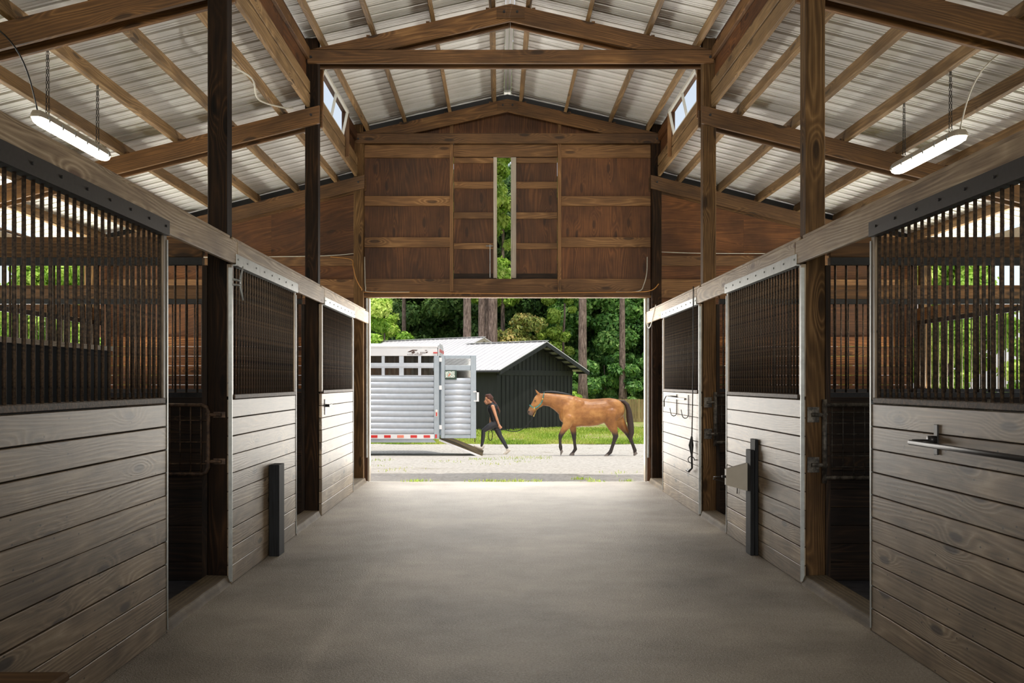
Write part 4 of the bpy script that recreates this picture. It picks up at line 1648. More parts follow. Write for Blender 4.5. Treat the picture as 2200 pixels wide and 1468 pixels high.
# ------------------------------------------------------------------ horse (bay, walking left)
YH = 26.0
KH = F / YH * 8.148
HX = (1120 - VX) * YH / F
hz0 = zground(0, YH)


def hp(cx, cy, dy=0.0):
    return Vector((HX + cx / KH, YH + dy, hz0 + (1303 - cy) / KH))


hroot = thing('horse', 'bay horse in a green halter walking left toward the trailer', 'horse', (HX + 1200 / KH, YH, hz0))
w = NT('bay_coat')
p = w.obj()
sep = w.n('ShaderNodeSeparateXYZ')
w.set(sep, 0, p)
nz = w.noise(p, 3.0, 4, 0.6)
c = w.ramp(nz, [(0.3, srgb(120, 74, 34)), (0.52, srgb(160, 106, 52)), (0.72, srgb(190, 138, 76))])
leg = w.mrange(w.math('ADD', sep.outputs[2], w.math('MULTIPLY', w.noise(p, 9, 3, 0.6), 0.10)), 0.58, 0.80, 1.0, 0.0)
c = w.mix(leg, c, srgb(42, 32, 28))
muz = hp(150, 560) - wloc(hroot)
vd = w.n('ShaderNodeVectorMath', operation='DISTANCE')
w.set(vd, 0, p)
vd.inputs[1].default_value = muz
mz = w.mrange(vd.outputs['Value'], 0.05, 0.17, 0.85, 0.0)
c = w.mix(mz, c, srgb(96, 80, 72))
w.bump(w.noise(w.mapping(p, (1, 1, 2.5)), 7, 4, 0.6), 0.25, 0.03)
M['coat'] = w.fin(c, 0.44, 0, 0.5)
M['mane'] = plain('black_mane', srgb(24, 20, 19), 0.5, 0, 0.3, 40)
M['tail'] = plain('dark_tail', srgb(52, 36, 28), 0.55, 0, 0.35, 40)
M['hoof'] = plain('hoof_horn', srgb(108, 98, 90), 0.55)
M['halter'] = plain('green_halter', srgb(60, 122, 112), 0.5)
M['rope'] = plain('black_rope', srgb(26, 26, 28), 0.6)
M['brass'] = plain('brass', srgb(190, 160, 96), 0.3, 0.9)
m = MB()
tr = [(672, 480, 560, .09), (705, 425, 650, .16), (760, 350, 735, .205), (850, 280, 795, .235), (935, 250, 800, .25), (1050, 288, 785, .275), (1200, 308, 786, .30), (1340, 300, 768, .30), (1450, 292, 728, .285), (1550, 288, 700, .285), (1650, 302, 700, .28), (1730, 335, 660, .23), (1785, 400, 590, .15), (1800, 450, 540, .08)]
m.loft([(hp(x, (a + b) / 2), Vector((0, 0, (b - a) / 2 / KH)), Vector((0, hw, 0))) for x, a, b, hw in tr], 20, 2.15)
nk = [((935, 255), (700, 640), .19), ((840, 230), (640, 560), .165), ((740, 222), (575, 500), .14), ((610, 208), (490, 440), .115), ((480, 200), (412, 425), .10), ((380, 195), (370, 415), .09), ((320, 205), (345, 400), .07)]
m.loft([((hp(*a) + hp(*b)) / 2, (hp(*a) - hp(*b)) / 2, Vector((0, hw, 0))) for a, b, hw in nk], 16, 2.2)
hd = [((345, 200), (400, 330), .06), ((290, 205), (385, 425), .095), ((232, 270), (330, 445), .105), ((198, 345), (285, 478), .088), ((155, 425), (250, 510), .066), ((124, 480), (222, 552), .06), ((106, 530), (205, 592), .056), ((122, 575), (190, 602), .04)]
m.loft([((hp(*a) + hp(*b)) / 2, (hp(*a) - hp(*b)) / 2, Vector((0, hw, 0))) for a, b, hw in hd], 16, 2.3)
# muscle masses
for cx, cy, dy, rx, ry, rz in ((815, 540, -.15, .17, .075, .27), (815, 540, .15, .17, .075, .27), (1600, 480, -.185, .26, .095, .27), (1600, 480, .185, .26, .095, .27), (330, 400, -.065, .07, .035, .08), (738, 590, 0, .125, .17, .19), (1000, 420, -.20, .16, .06, .16), (1545, 640, -.19, .13, .07, .15), (770, 690, -.17, .09, .06, .12)):
    m.ball(hp(cx, cy, dy), rx, ry, rz)
# legs
def leg_chain(pts, rad, dy, flat=0.85):
    m.limb([hp(x, y, dy) for x, y in pts], rad, 12, flat)
leg_chain([(835, 640), (790, 760), (730, 850), (682, 940), (672, 1010), (676, 1090), (680, 1140), (690, 1195)], [.15, .115, .08, .062, .042, .040, .050, .038], -.15)
leg_chain([(880, 660), (905, 790), (918, 870), (930, 955), (937, 1050), (948, 1140), (955, 1190), (922, 1240), (900, 1268)], [.13, .105, .08, .064, .043, .042, .052, .04, .045], .15)
leg_chain([(1560, 560), (1548, 690), (1590, 800), (1622, 880), (1640, 955), (1612, 1040), (1583, 1130), (1560, 1200), (1545, 1232), (1500, 1270), (1478, 1290)], [.22, .18, .125, .085, .075, .052, .046, .050, .053, .042, .045], -.15)
leg_chain([(1650, 560), (1720, 690), (1800, 800), (1862, 890), (1908, 960), (1938, 1040), (1968, 1120), (1992, 1185), (2003, 1212), (2000, 1255)], [.21, .165, .11, .078, .072, .05, .045, .050, .053, .042], .15)
# ears and lower lip
for dy in (-.065, .05):
    m.limb([hp(305, 218, dy), hp(272, 180, dy), hp(243, 135, dy)], [.034, .030, .007], 8, 0.55)
body = m.remesh('body', M['coat'], hroot, 0.012, 9)
# hooves
def hoof(tip, heel, top, rt, dy):
    mm = MB()
    a, b, c_ = hp(*tip, dy), hp(*heel, dy), hp(*top, dy)
    base = (a + b) / 2
    ax = (a - b) / 2
    mm.loft([(base, ax, Vector((0, .062, 0))), (base.lerp(c_, 0.5), ax * 0.86, Vector((0, .055, 0))), (c_, ax * 0.66, Vector((0, .046, 0)))], 14, 2.3)
    mm.build('hoof', M['hoof'], hroot, smooth=False)
hoof((680, 1292), (724, 1215), (690, 1200), .05, -.15)
hoof((842, 1298), (936, 1301), (905, 1252), .05, .15)
hoof((1430, 1312), (1512, 1314), (1490, 1262), .05, -.15)
hoof((1975, 1316), (2050, 1268), (2003, 1246), .05, .15)
# mane
m = MB()
ml = [(340, 196), (430, 186), (530, 186), (630, 196), (730, 212), (830, 232), (930, 252)]
st = []
for i, (x, y) in enumerate(ml):
    hgt = (0.012, .03, .036, .038, .036, .028, .008)[i]
    st.append((hp(x, y, -.01), Vector((0, 0, hgt)), Vector((0, .03, 0))))
m.loft(st, 10, 2.2)
m.limb([hp(318, 196), hp(280, 225), hp(255, 262)], [.018, .02, .006], 8, 1.2)
m.build('mane', M['mane'], hroot, smooth=True)
# tail
m = MB()
m.limb([hp(1725, 340), hp(1790, 350), hp(1850, 410), hp(1885, 520), hp(1900, 640), hp(1915, 780), hp(1930, 900), hp(1915, 1000), hp(1895, 1075)], [.035, .05, .062, .072, .082, .085, .07, .045, .012], 12, 0.8)
m.limb([hp(1850, 480), hp(1862, 620), hp(1878, 760), hp(1905, 880)], [.03, .04, .035, .01], 8, 0.8)
m.remesh('tail', M['tail'], hroot, 0.014, 3)
m = MB()
m.ball(hp(238, 338, -.098), .020, .012, .015)
m.build('eye', M['black'], hroot, smooth=True)
m = MB()
m.ball(hp(130, 528, -.056), .016, .008, .022)
m.build('nostril', M['black'], hroot, smooth=True)
# halter straps hug the head on both sides
def strap(pts, wdt=0.028):
    P = [hp(x, y, dy) for x, y, dy in pts]
    mm = MB()
    for a, b in zip(P, P[1:]):
        mm.bar(a, b, 0.012, wdt, up=(0.3, 0, 1))
    return mm
hal = strap([(150, 415, -.062), (190, 445, -.086), (225, 470, -.088)], .03)
for pts in ([(150, 415, .062), (190, 445, .086), (225, 470, .088)], [(150, 415, -.062), (146, 414, 0), (150, 415, .062)],
            [(225, 470, -.088), (300, 425, -.112), (345, 375, -.112), (372, 310, -.106)], [(225, 470, .088), (300, 425, .112), (372, 310, .106)],
            [(372, 310, -.106), (388, 235, -.096), (396, 200, -.05), (398, 190, 0), (396, 200, .05), (388, 235, .096), (372, 310, .106)]):
    P = [hp(x, y, dy) for x, y, dy in pts]
    for a, b in zip(P, P[1:]):
        hal.bar(a, b, 0.012, 0.03, up=(0.3, 0.2, 1))
hal = hal.build('halter', M['halter'], hroot)
m = MB()
P = [hp(225, 470, -.089), hp(252, 510, -.05), hp(250, 525, 0), hp(252, 510, .05), hp(225, 470, .089)]
m.tube(P, .011, 6)
m.tube([hp(340, 380, -.116), hp(335, 430, -.09), hp(290, 470, -.06), hp(252, 518, -.02)], .009, 6)
for x, y in ((225, 470), (370, 306)):
    m.ball(hp(x, y, -.112 if x > 300 else -.094), .026, .008, .026)
m.build('buckle', M['brass'], hal, smooth=True)

# ------------------------------------------------------------------ handler
YG = 26.95
KG = F / YG * 9.175
GX = (1000 - VX) * YG / F


def gp(cx, cy, dy=0.0):
    return Vector((GX + cx / KG, YG + dy, EYE - (830 + cy / 9.175 - VY) * YG / F))


zfoot = gp(770, 1345).z
girl = thing('person', 'person in a black sleeveless top and dark leggings striding up the ramp, leading the horse', 'person', (gp(580, 1345).x, YG, zground(0, YG)))
M['skin'] = plain('skin', srgb(206, 148, 112), 0.5, 0, 0.05, 8)
M['hair'] = plain('brown_hair', srgb(84, 48, 34), 0.38, 0, 0.3, 60)
M['top'] = plain('black_top', srgb(26, 26, 30), 0.6, 0, 0.15, 20)
M['leggings'] = plain('charcoal_leggings', srgb(46, 46, 50), 0.5, 0, 0.12, 20)
M['shoe'] = plain('pale_shoe', srgb(206, 198, 184), 0.6, 0, 0.06, 20)
M['lips'] = plain('lips', srgb(168, 92, 84), 0.5)


def torso(m, e):
    ts = [((558, 366), 58, .070), ((540, 385), 86, .138), ((530, 440), 90, .148), ((530, 500), 85, .142), ((545, 570), 68, .125), ((565, 640), 66, .128), ((590, 700), 82, .155), ((600, 745), 86, .160), ((600, 785), 70, .14)]
    st = []
    for i, ((x, y), hw, dw) in enumerate(ts):
        st.append((gp(x, y), Vector(((hw + e * KG) / KG, 0, -0.10 * hw / KG)), Vector((0, dw + e, 0))))
    m.loft(st, 18, 2.3)


m = MB()
torso(m, -0.006)
m.limb([gp(545, 375), gp(512, 335), gp(490, 305)], [.060, .052, .050], 12)          # neck
hc = gp(442, 255)
rot = Matrix.Rotation(math.radians(-24), 4, 'Y')
m.ball(gp(455, 245), .098, .076, .104, 16, 12)                                      # skull
m.loft([(gp(400, 235), Vector((.034, 0, .075)), Vector((0, .052, 0))), (gp(385, 275), Vector((.02, 0, .06)), Vector((0, .045, 0))), (gp(416, 320), Vector((.030, 0, .045)), Vector((0, .045, 0))), (gp(436, 346), Vector((.026, 0, .02)), Vector((0, .03, 0)))], 12)
m.limb([gp(470, 300), gp(446, 332), gp(430, 350)], [.056, .044, .020], 10, 0.95)    # jaw
m.limb([gp(384, 280), gp(372, 302), gp(374, 312)], [.009, .011, .012], 8)           # nose
m.limb([gp(412, 346), gp(420, 354)], [.014, .015], 8)                               # chin
m.ball(gp(400, 337), .010, .02, .008)                                               # lips
m.ball(gp(462, 278, -.078), .018, .010, .028)                                       # ear
m.ball(gp(462, 278, .078), .018, .010, .028)
# arms
def arm(m, sh, el, wr, rad, dys):
    m.limb([gp(*sh, dys[0]), gp(*[(sh[i] * 0.5 + el[i] * 0.5) for i in (0, 1)], (dys[0] + dys[1]) / 2), gp(*el, dys[1]), gp(*[(el[i] * 0.6 + wr[i] * 0.4) for i in (0, 1)], dys[1] * 0.6 + dys[2] * 0.4), gp(*wr, dys[2])], rad, 12)
arm(m, (538, 400), (598, 580), (655, 745), [.052, .045, .037, .036, .025], (-.165, -.20, -.17))
arm(m, (525, 410), (505, 600), (480, 800), [.052, .045, .037, .035, .024], (.165, .19, .17))
# hands: palm, four curled fingers, thumb
def hand(m, wr, kn, dy, curl, sgn):
    w0, k0 = gp(*wr, dy), gp(*kn, dy)
    ax = (k0 - w0)
    L = ax.length
    ax.normalize()
    sv = Vector((0, 1, 0)).cross(ax).normalized()
    m.limb([w0, w0 + ax * L * 0.5, k0], [.024, .034, .032], 10, 0.6, (0, 1, 0))
    for i in range(4):
        off = sv * (0.031 - 0.0215 * i)
        ln = (0.030, 0.034, 0.032, 0.026)[i]
        a = k0 + off - ax * 0.008
        b = a + ax * ln
        c_ = b + ax * ln * 0.15 + Vector((0, curl * ln, 0))
        d = c_ - ax * ln * 0.7 + Vector((0, curl * ln * 0.25, 0))
        m.limb([a, b, c_, d], [.0082, .0080, .0074, .0066], 8)
    a = w0 + ax * L * 0.35 + sv * 0.026
    m.limb([a, a + ax * 0.025 + sv * 0.016 + Vector((0, curl * 0.012, 0)), a + ax * 0.05 + sv * 0.004 + Vector((0, curl * 0.035, 0))], [.011, .0095, .008], 7)
hand(m, (658, 750), (692, 812), -.17, 1.0, 1)
hand(m, (480, 800), (478, 858), .17, -1.0, 1)
gbody = m.remesh('body', M['skin'], girl, 0.0036, 3)
# clothing
m = MB()
tsx = [((556, 350), 68, .100), ((540, 385), 93, .150), ((530, 440), 98, .160), ((528, 500), 92, .150), ((543, 570), 74, .133), ((563, 640), 71, .135), ((582, 690), 82, .152)]
m.loft([(gp(x, y), Vector((hw / KG + .004, 0, -0.10 * hw / KG)), Vector((0, dw + .004, 0))) for (x, y), hw, dw in tsx], 18, 2.3)
m.limb([gp(545, 372), gp(520, 342)], [.064, .060], 12)
m.ball(gp(505, 480, -.06), .06, .06, .055)
m.ball(gp(505, 480, .06), .06, .06, .055)
m.remesh('top', M['top'], girl, 0.008, 3)
m = MB()
m.loft([(gp(568, 655), Vector((.098, 0, -.01)), Vector((0, .140, 0))), (gp(590, 710), Vector((.118, 0, -.012)), Vector((0, .165, 0))), (gp(602, 755), Vector((.122, 0, -.01)), Vector((0, .168, 0))), (gp(602, 795), Vector((.10, 0, -.01)), Vector((0, .145, 0)))], 18, 2.3)
m.limb([gp(585, 740, -.085), gp(470, 795, -.09), gp(352, 880, -.09), gp(352, 960, -.09), gp(342, 1060, -.09), gp(322, 1175, -.09)], [.098, .085, .062, .056, .050, .036], 14, 0.95)
m.limb([gp(605, 770, .085), gp(640, 880, .085), gp(682, 985, .085), gp(735, 1070, .085), gp(780, 1150, .085), gp(828, 1240, .085)], [.098, .085, .062, .058, .050, .036], 14, 0.95)
m.remesh('leggings', M['leggings'], girl, 0.009, 4)
for pts, dy in (([(345, 1195), (330, 1222), (255, 1205), (185, 1180)], -.09), ([(838, 1250), (868, 1262), (815, 1310), (768, 1340)], .085)):
    m = MB()
    P = [gp(x, y, dy) for x, y in pts]
    m.limb(P, [.042, .046, .042, .030], 12, 0.9)
    m.limb([P[0], P[0].lerp(P[1], -0.6)], [.038, .036], 10)
    m.remesh('shoe', M['shoe'], girl, 0.008, 3)
# hair with ponytail
m = MB()
m.ball(gp(466, 232), .101, .082, .098, 16, 10)
m.limb([gp(420, 190), gp(470, 185), gp(515, 235), gp(512, 285)], [.045, .06, .055, .04], 12, 1.25)
m.limb([gp(518, 262), gp(545, 290), gp(590, 350), gp(635, 430), gp(668, 500), gp(660, 555)], [.030, .030, .036, .036, .028, .008], 10, 1.0)
m.remesh('hair', M['hair'], girl, 0.008, 2)
m = MB()
m.limb([gp(391, 336, -.006), gp(397, 337, -.020), gp(408, 336, -.036)], [.006, .006, .003], 6)
m.build('lips', M['lips'], girl, smooth=True)
m = MB()
m.ball(gp(383, 285, -.052), .008, .004, .005)
m.build('eye', M['black'], girl, smooth=True)
m = MB().limb([gp(378, 268, -.05), gp(398, 266, -.066)], [.004, .004], 6)
m.build('eyebrow', M['hair'], girl, smooth=True)
m = MB()
m.tube([gp(500, 655, -.11), gp(545, 668, -.152), gp(590, 672, -.152), gp(635, 672, -.11)], .012, 6)
m.build('belt', M['black'], girl, smooth=True)

# lead rope: halter ring, sag, through the near hand, loop in the far hand
ring = hp(250, 525, 0)
h1 = gp(692, 825, -.14)
h2 = gp(478, 862, .15)
pts = []
for k in range(15):
    f = k / 14
    p = ring.lerp(h1, f)
    p.z -= 0.30 * math.sin(math.pi * min(1, f ** 0.8)) * (1.0 if f < 1 else 0)
    pts.append(p)
body_side = gp(590, 850, 0.0)
pts += [gp(640, 848, -.19), gp(570, 860, -.20), gp(520, 868, -.05), h2]
for k in range(15):
    a = math.pi / 2 - 2 * math.pi * k / 14
    pts.append(gp(490 + 44 * math.cos(a), 975 - 105 * math.sin(a), .16 + 0.002 * k))
rope = MB().tube(pts, 0.0105, 7).build('lead_rope', M['rope'], None, smooth=True, loc=tuple(ring))
tag(rope, 'black lead rope sagging between the halter and the hand of the person', 'rope')
m = MB()
m.tube([ring, ring + Vector((-0.02, 0, -.05)), ring + Vector((-.05, 0, -.11))], .016, 8)
m.ball(ring + Vector((-.05, 0, -.115)), .022)
m.build('snap_hook', M['brass'], rope, smooth=True)

# ------------------------------------------------------------------ buildings outside
def gable_building(name, label, A, ang, width, length, z0, zeave, zridge, over, front_over, brackets, battens):
    """A: front left corner of the gable wall; the gable runs along (cos, sin) of ang, the ridge back along (-sin, cos)"""
    u = Vector((math.cos(ang), math.sin(ang), 0))
    v = Vector((-math.sin(ang), math.cos(ang), 0))
    A = Vector((A[0], A[1], z0))
    t = thing(name, label, 'building', tuple(A))
    Z = Vector((0, 0, 1))
    h = zeave - z0
    slope = (zridge - zeave) / (width / 2)
    m = MB()
    g0 = [A, A + u * width, A + u * width + Z * h, A + u * width / 2 + Z * (zridge - z0), A + Z * h]
    m.prism(g0, v * 0.1)
    m.build('gable_wall', M['siding'], t)
    m = MB()
    m._quadbox(A + v * 0.1, u * 0.1, v * (length - 0.1), Z * h)
    m._quadbox(A + u * (width - 0.1) + v * 0.1, u * 0.1, v * (length - 0.1), Z * h)
    m._quadbox(A + u * 0.1 + v * (length - 0.1), u * (width - 0.2), v * 0.1, Z * h)
    m.build('side_wall', M['siding'], t)
    if battens:
        m = MB()
        d = 0.06
        while d < width - 0.05:
            top = h + slope * min(d, width - d) - 0.12
            m._quadbox(A + u * d - v * 0.018, u * 0.035, v * 0.018, Z * top)
            d += 0.235
        m.build('batten', M['siding'], t)
        m = MB()
        m._quadbox(A - v * 0.035 + Z * (h - 0.28), u * width, v * 0.035, Z * 0.2)
        m._quadbox(A - v * 0.035, u * 0.1, v * 0.035, Z * h)
        m.build('trim_board', M['siding'], t)
    # roof planes with ribs
    L = length + front_over + 0.2
    for sg in (-1, 1):
        rid = A + u * width / 2 + Z * (zridge - z0 + 0.06) - v * front_over
        run = width / 2 + over
        ev = rid + u * sg * run - Z * slope * run
        m = MB()
        m.prism([rid, ev, ev + v * L, rid + v * L], Z * 0.03)
        k = 0.1
        while k < L:
            a = rid + v * k + Z * 0.04
            b = ev + v * k + Z * 0.04
            m.bar(a, b, 0.03, 0.03)
            k += 0.30
        m.build('roof_plane', M['shed_roof'], t)
        m = MB()
        nrm = (ev - rid).cross(v).normalized()
        m.bar(rid - Z * 0.08 + v * 0.02, ev - Z * 0.08 + v * 0.02, 0.04, 0.15)
        m.build('rake_board', M['shed_trim'] if not brackets else M['siding'], t)
        if brackets:
            for q in range(7):
                f = 0.06 + q * 0.148
                p = rid.lerp(ev, f) - Z * 0.10
                MB().bar(p + v * 0.05, p + v * (front_over - 0.01), 0.09, 0.09).build('lookout', M['siding'], t)
    rid = A + u * width / 2 + Z * (zridge - z0 + 0.115) - v * front_over
    m = MB().bar(rid, rid + v * L, 0.22, 0.02)
    m.build('ridge_cap', M['shed_roof'], t)
    if battens:
        # gutter along the left eave
        ev = A - u * over + Z * (h - slope * over + 0.02) - v * front_over
        MB().tube([ev, ev + v * L], 0.05, 8).build('gutter', M['siding'], t, smooth=True)
    return t


a48 = math.radians(48)
gable_building('shed', 'small black board shed with a pale metal roof behind the horse and person', (-0.10, 37.0), a48, 4.6, 3.5, -0.50, 1.98, 2.93, 0.42, 0.55, True, True)
# the larger building: its apex stands at (-0.9, 46)
wd2 = 7.0
u2 = Vector((math.cos(a48), math.sin(a48), 0))
A2 = Vector((-0.9, 46.0, 0)) - u2 * wd2 / 2
gable_building('barn', 'long outbuilding with a pale metal roof behind the silver trailer', (A2.x, A2.y), a48, wd2, 14.0, -0.50, 2.05, 3.42, 0.5, 0.3, False, False)

# ------------------------------------------------------------------ fence
FY = 47.0
t = thing('wooden_fence', 'tan vertical board fence behind the tail of the horse', 'fence', (5.5, FY, zground(5, FY)))
m = MB()
x = 3.3
while x < 11.5:
    wdt = 0.135
    m.box(x, x + wdt, FY, FY + 0.02, zground(x, FY) - 0.02, 0.64 + R.uniform(-0.012, 0.012))
    x += wdt + 0.012
m.build('picket_panel', M['cedar'], t)
m = MB()
m.box(3.3, 11.5, FY + 0.021, FY + 0.06, 0.3, 0.39)
m.box(3.3, 11.5, FY + 0.021, FY + 0.06, -0.1, -0.01)
m.build('rail', M['cedar'], t)
for xx in (3.5, 5.9, 8.3, 10.7):
    MB().box(xx, xx + 0.09, FY + 0.061, FY + 0.15, zground(xx, FY) - 0.02, 0.6).build('post', M['cedar'], t)

# ------------------------------------------------------------------ trees
NPR = np.random.default_rng(11)


def leaf_mesh(name, blobs, n, size, mat, droop=0.25, shell=0.55):
    """blobs: (x, y, z, rx, ry, rz); leaves are single bent blades lying in the outer part of each blob"""
    vol = np.array([b[3] * b[4] * b[5] for b in blobs]) ** 0.67
    cnt = np.maximum(1, (n * vol / vol.sum()).astype(int))
    V, T = [], []
    for b, k in zip(blobs, cnt):
        d = NPR.normal(size=(k, 3))
        d /= np.linalg.norm(d, axis=1)[:, None]
        r = (shell + (1 - shell) * NPR.random(k)) ** 0.8
        lump = 1 + 0.16 * np.sin(d[:, 0] * 7 + b[0]) * np.sin(d[:, 1] * 6 + b[1]) * np.sin(d[:, 2] * 8 + b[2])
        c = np.array(b[:3]) + d * (r * lump)[:, None] * np.array(b[3:6])
        nrm = d + NPR.normal(size=(k, 3)) * 0.55 + np.array([0, 0, 0.35])
        nrm /= np.linalg.norm(nrm, axis=1)[:, None]
        a = np.cross(nrm, NPR.normal(size=(k, 3)))
        a /= np.linalg.norm(a, axis=1)[:, None]
        bb = np.cross(nrm, a)
        s = size * (0.6 + 0.8 * NPR.random(k))[:, None]
        p0 = c - a * s * 0.5
        p1 = c + bb * s * 0.32 - nrm * s * 0.05
        p2 = c + a * s * 0.5 - np.array([0, 0, 1]) * s * droop
        p3 = c - bb * s * 0.32 - nrm * s * 0.05
        V.append(np.stack([p0, p1, p2, p3], 1).reshape(-1, 3))
        T.append(np.clip(0.5 + 0.22 * NPR.normal(size=k) + 0.18 * NPR.normal(), 0, 1))
    V = np.concatenate(V)
    T = np.concatenate(T)
    nf = len(T)
    me = bpy.data.meshes.new(name)
    me.vertices.add(nf * 4)
    me.vertices.foreach_set('co', V.astype(np.float32).ravel())
    me.loops.add(nf * 4)
    me.loops.foreach_set('vertex_index', np.arange(nf * 4, dtype=np.int32))
    me.polygons.add(nf)
    me.polygons.foreach_set('loop_start', np.arange(0, nf * 4, 4, dtype=np.int32))
    me.polygons.foreach_set('loop_total', np.full(nf, 4, dtype=np.int32))
    me.update(calc_edges=True)
    at_ = me.attributes.new('tint', 'FLOAT', 'FACE')
    at_.data.foreach_set('value', T.astype(np.float32))
    me.materials.append(mat)
    return me


def crown_blobs(seed, h0, h1, rad, k):
    r = random.Random(seed)
    out = []
    for i in range(k):
        f = r.random()
        z = h0 + (h1 - h0) * f
        rr = rad * (0.55 + 0.75 * math.sin(math.pi * min(0.95, 0.22 + 0.72 * f)))
        a = r.uniform(0, 2 * math.pi)
        q = rr * math.sqrt(r.random()) * 0.85
        s = rad * r.uniform(0.17, 0.33)
        out.append((q * math.cos(a), q * math.sin(a), z, s * 1.15, s * 1.15, s * 0.8))
    return out


def trunk(h, r0, r1, lean=0.0, seed=0):
    r = random.Random(seed)
    m = MB()
    pts, rad = [], []
    for i in range(9):
        f = i / 8
        pts.append((lean * f * h + r.uniform(-.04, .04) * f, r.uniform(-.04, .04) * f, h * f))
        rad.append(r0 + (r1 - r0) * f + (r0 * 0.5 if i == 0 else 0))
    m.tube(pts, rad, 10)
    return m


PROTO = {}


def tree(kind, label, x, y, sc_=1.0, rot=0.0, group=None):
    """one tree: first of its kind is built, later ones are copies with their own label"""
    z = zground(x, y) - 0.03
    if kind in PROTO:
        t = copy_tree(PROTO[kind])
    else:
        name, mat, blobs, n, size, tr_ = KINDS[kind]
        t = thing(name, label, 'tree', (0, 0, 0))
        me = leaf_mesh('foliage', blobs, n, size, M[mat])
        link('foliage', me, t)
        if tr_:
            tr_.build('trunk', M['bark'], t, smooth=True)
        PROTO[kind] = t
    t['label'] = label
    if group: t['group'] = group
    t.location = (x, y, z)
    t.rotation_euler = (0, 0, rot)
    t.scale = (sc_, sc_, sc_)
    return t


KINDS = {
    'tall': ('tall_tree', 'leaf_light', crown_blobs(37, 6.3, 15.0, 1.9, 46), 14000, 0.24, trunk(13, 0.16, 0.06, 0, 10)),
    'sunlit': ('leafy_tree', 'leaf_light', crown_blobs(31, 0.6, 9.5, 2.6, 60), 26000, 0.26, trunk(8, 0.16, 0.06, 0, 9)),  # pale leaf colour puts the glare between the stall bars into the leaves
    'dark': ('leafy_tree', 'leaf_dark', crown_blobs(3, 0.9, 13.5, 3.2, 80), 48000, 0.23, trunk(11, 0.22, 0.08, 0, 1)),
    'mid': ('leafy_tree', 'leaf_mid', crown_blobs(5, 0.7, 13.0, 3.1, 80), 48000, 0.23, trunk(10, 0.2, 0.08, 0, 2)),
    'light': ('broadleaf_tree', 'leaf_light', crown_blobs(8, 1.2, 6.2, 1.9, 40), 14000, 0.2, trunk(4.5, 0.11, 0.04, 0.02, 3)),
    'magnolia': ('magnolia_tree', 'leaf_mag', crown_blobs(12, 1.0, 5.4, 1.7, 50), 14000, 0.17, trunk(4.5, 0.09, 0.03, 0, 4)),
    'young_pine': ('young_pine', 'leaf_pine', crown_blobs(14, 3.4, 7.4, 1.2, 30), 9000, 0.16, trunk(6.2, 0.10, 0.05, 0.06, 5)),
    'pine': ('pine_tree', 'leaf_pine', crown_blobs(17, 11.5, 17.0, 2.0, 22), 5000, 0.36, trunk(16, 0.24, 0.13, 0, 6)),
    'shrub': ('shrub', 'leaf_light', crown_blobs(19, 0.25, 1.55, 0.5, 16), 2600, 0.15, trunk(1.2, 0.03, 0.012, 0, 7)),
    'sapling': ('sapling', 'leaf_mid', crown_blobs(23, 0.4, 3.2, 1.5, 18), 8000, 0.26, trunk(2.6, 0.06, 0.02, 0, 8)),
}


def pxx(px, Y): return (px - VX) * Y / F


tree('light', 'light green broadleaf tree above the trailer roof at the left edge of the doorway', pxx(822, 52), 52)
tree('magnolia', 'olive leaved magnolia above the shed roof', pxx(1120, 53), 53, 1.0, 0.4)
tree('young_pine', 'slender leaning yellow green pine right of the magnolia', pxx(1200, 54), 54, 1.0, 0)
tree('shrub', 'bright green shrub at the right corner of the shed', pxx(1233, 44.5), 44.5, 1.0, 0)
for i, (px, Y, s_, l) in enumerate([
        (868, 55, 0.62, 'slim pine trunk standing behind the light green tree'),
        (1004, 51, 1.0, 'thick pine trunk rising behind the ridge of the long outbuilding'),
        (1034.5, 52, 0.85, 'first of three close pine trunks beside the apex of the long outbuilding'),
        (1044.5, 53.5, 0.8, 'thin middle one of three close pine trunks over the long outbuilding'),
        (1058, 52, 1.25, 'widest of three close pine trunks left of the magnolia'),
        (1252, 50, 1.02, 'tall thick pine trunk right of the shed roof above the horse'),
        (1337, 52, 0.78, 'tall slim grey pine trunk above the rump of the horse')]):
    tree('pine', l, pxx(px, Y), Y, s_, i * 1.3)
tree('tall', 'bright green tall tree seen through the narrow loft opening', pxx(1080, 56), 56)
GT = 'deep green trees filling the woods behind the buildings'
LD = 'deep green leafy tree in the woods behind the pine trunks'
LM = 'mid green leafy tree in the woods right of the shed'
for px, Y, k, s_, r_ in ((850, 60, 'dark', 1.0, 0), (925, 61, 'dark', 1.05, 1), (985, 63, 'dark', 1.0, 2), (1060, 62, 'dark', 1.08, 3), (1130, 60, 'dark', 1.0, 4), (1190, 61, 'dark', 1.0, 4.6),
                        (760, 62, 'dark', 1.0, 5), (690, 60, 'dark', 1.1, 6), (880, 72, 'dark', 1.3, 2.4), (1000, 74, 'dark', 1.3, 3.7), (1120, 73, 'dark', 1.3, 5.2)):
    tree(k, LD, pxx(px, Y), Y, s_, r_, GT)
for px, Y, k, s_, r_ in ((1270, 58, 'mid', 1.0, 0), (1330, 57, 'mid', 1.0, 1.4), (1395, 58, 'mid', 1.0, 2.2), (1455, 58, 'mid', 1.05, 3.1), (1530, 60, 'mid', 1.0, 4), (1300, 70, 'mid', 1.25, 5), (1410, 71, 'mid', 1.25, 0.7), (1215, 69, 'mid', 1.2, 2.9)):
    tree(k, LM, pxx(px, Y), Y, s_, r_, 'mid green trees of the woods right of the shed')
for px, Y, s_ in ((1262, 53, 0.9), (1300, 54, 1.1), (1345, 53, 1.0), (1385, 54, 1.1), (1440, 54, 1.0)):
    tree('sapling', 'low green undergrowth sapling between the pines behind the fence', pxx(px, Y), Y, s_, px, 'undergrowth saplings behind the fence')
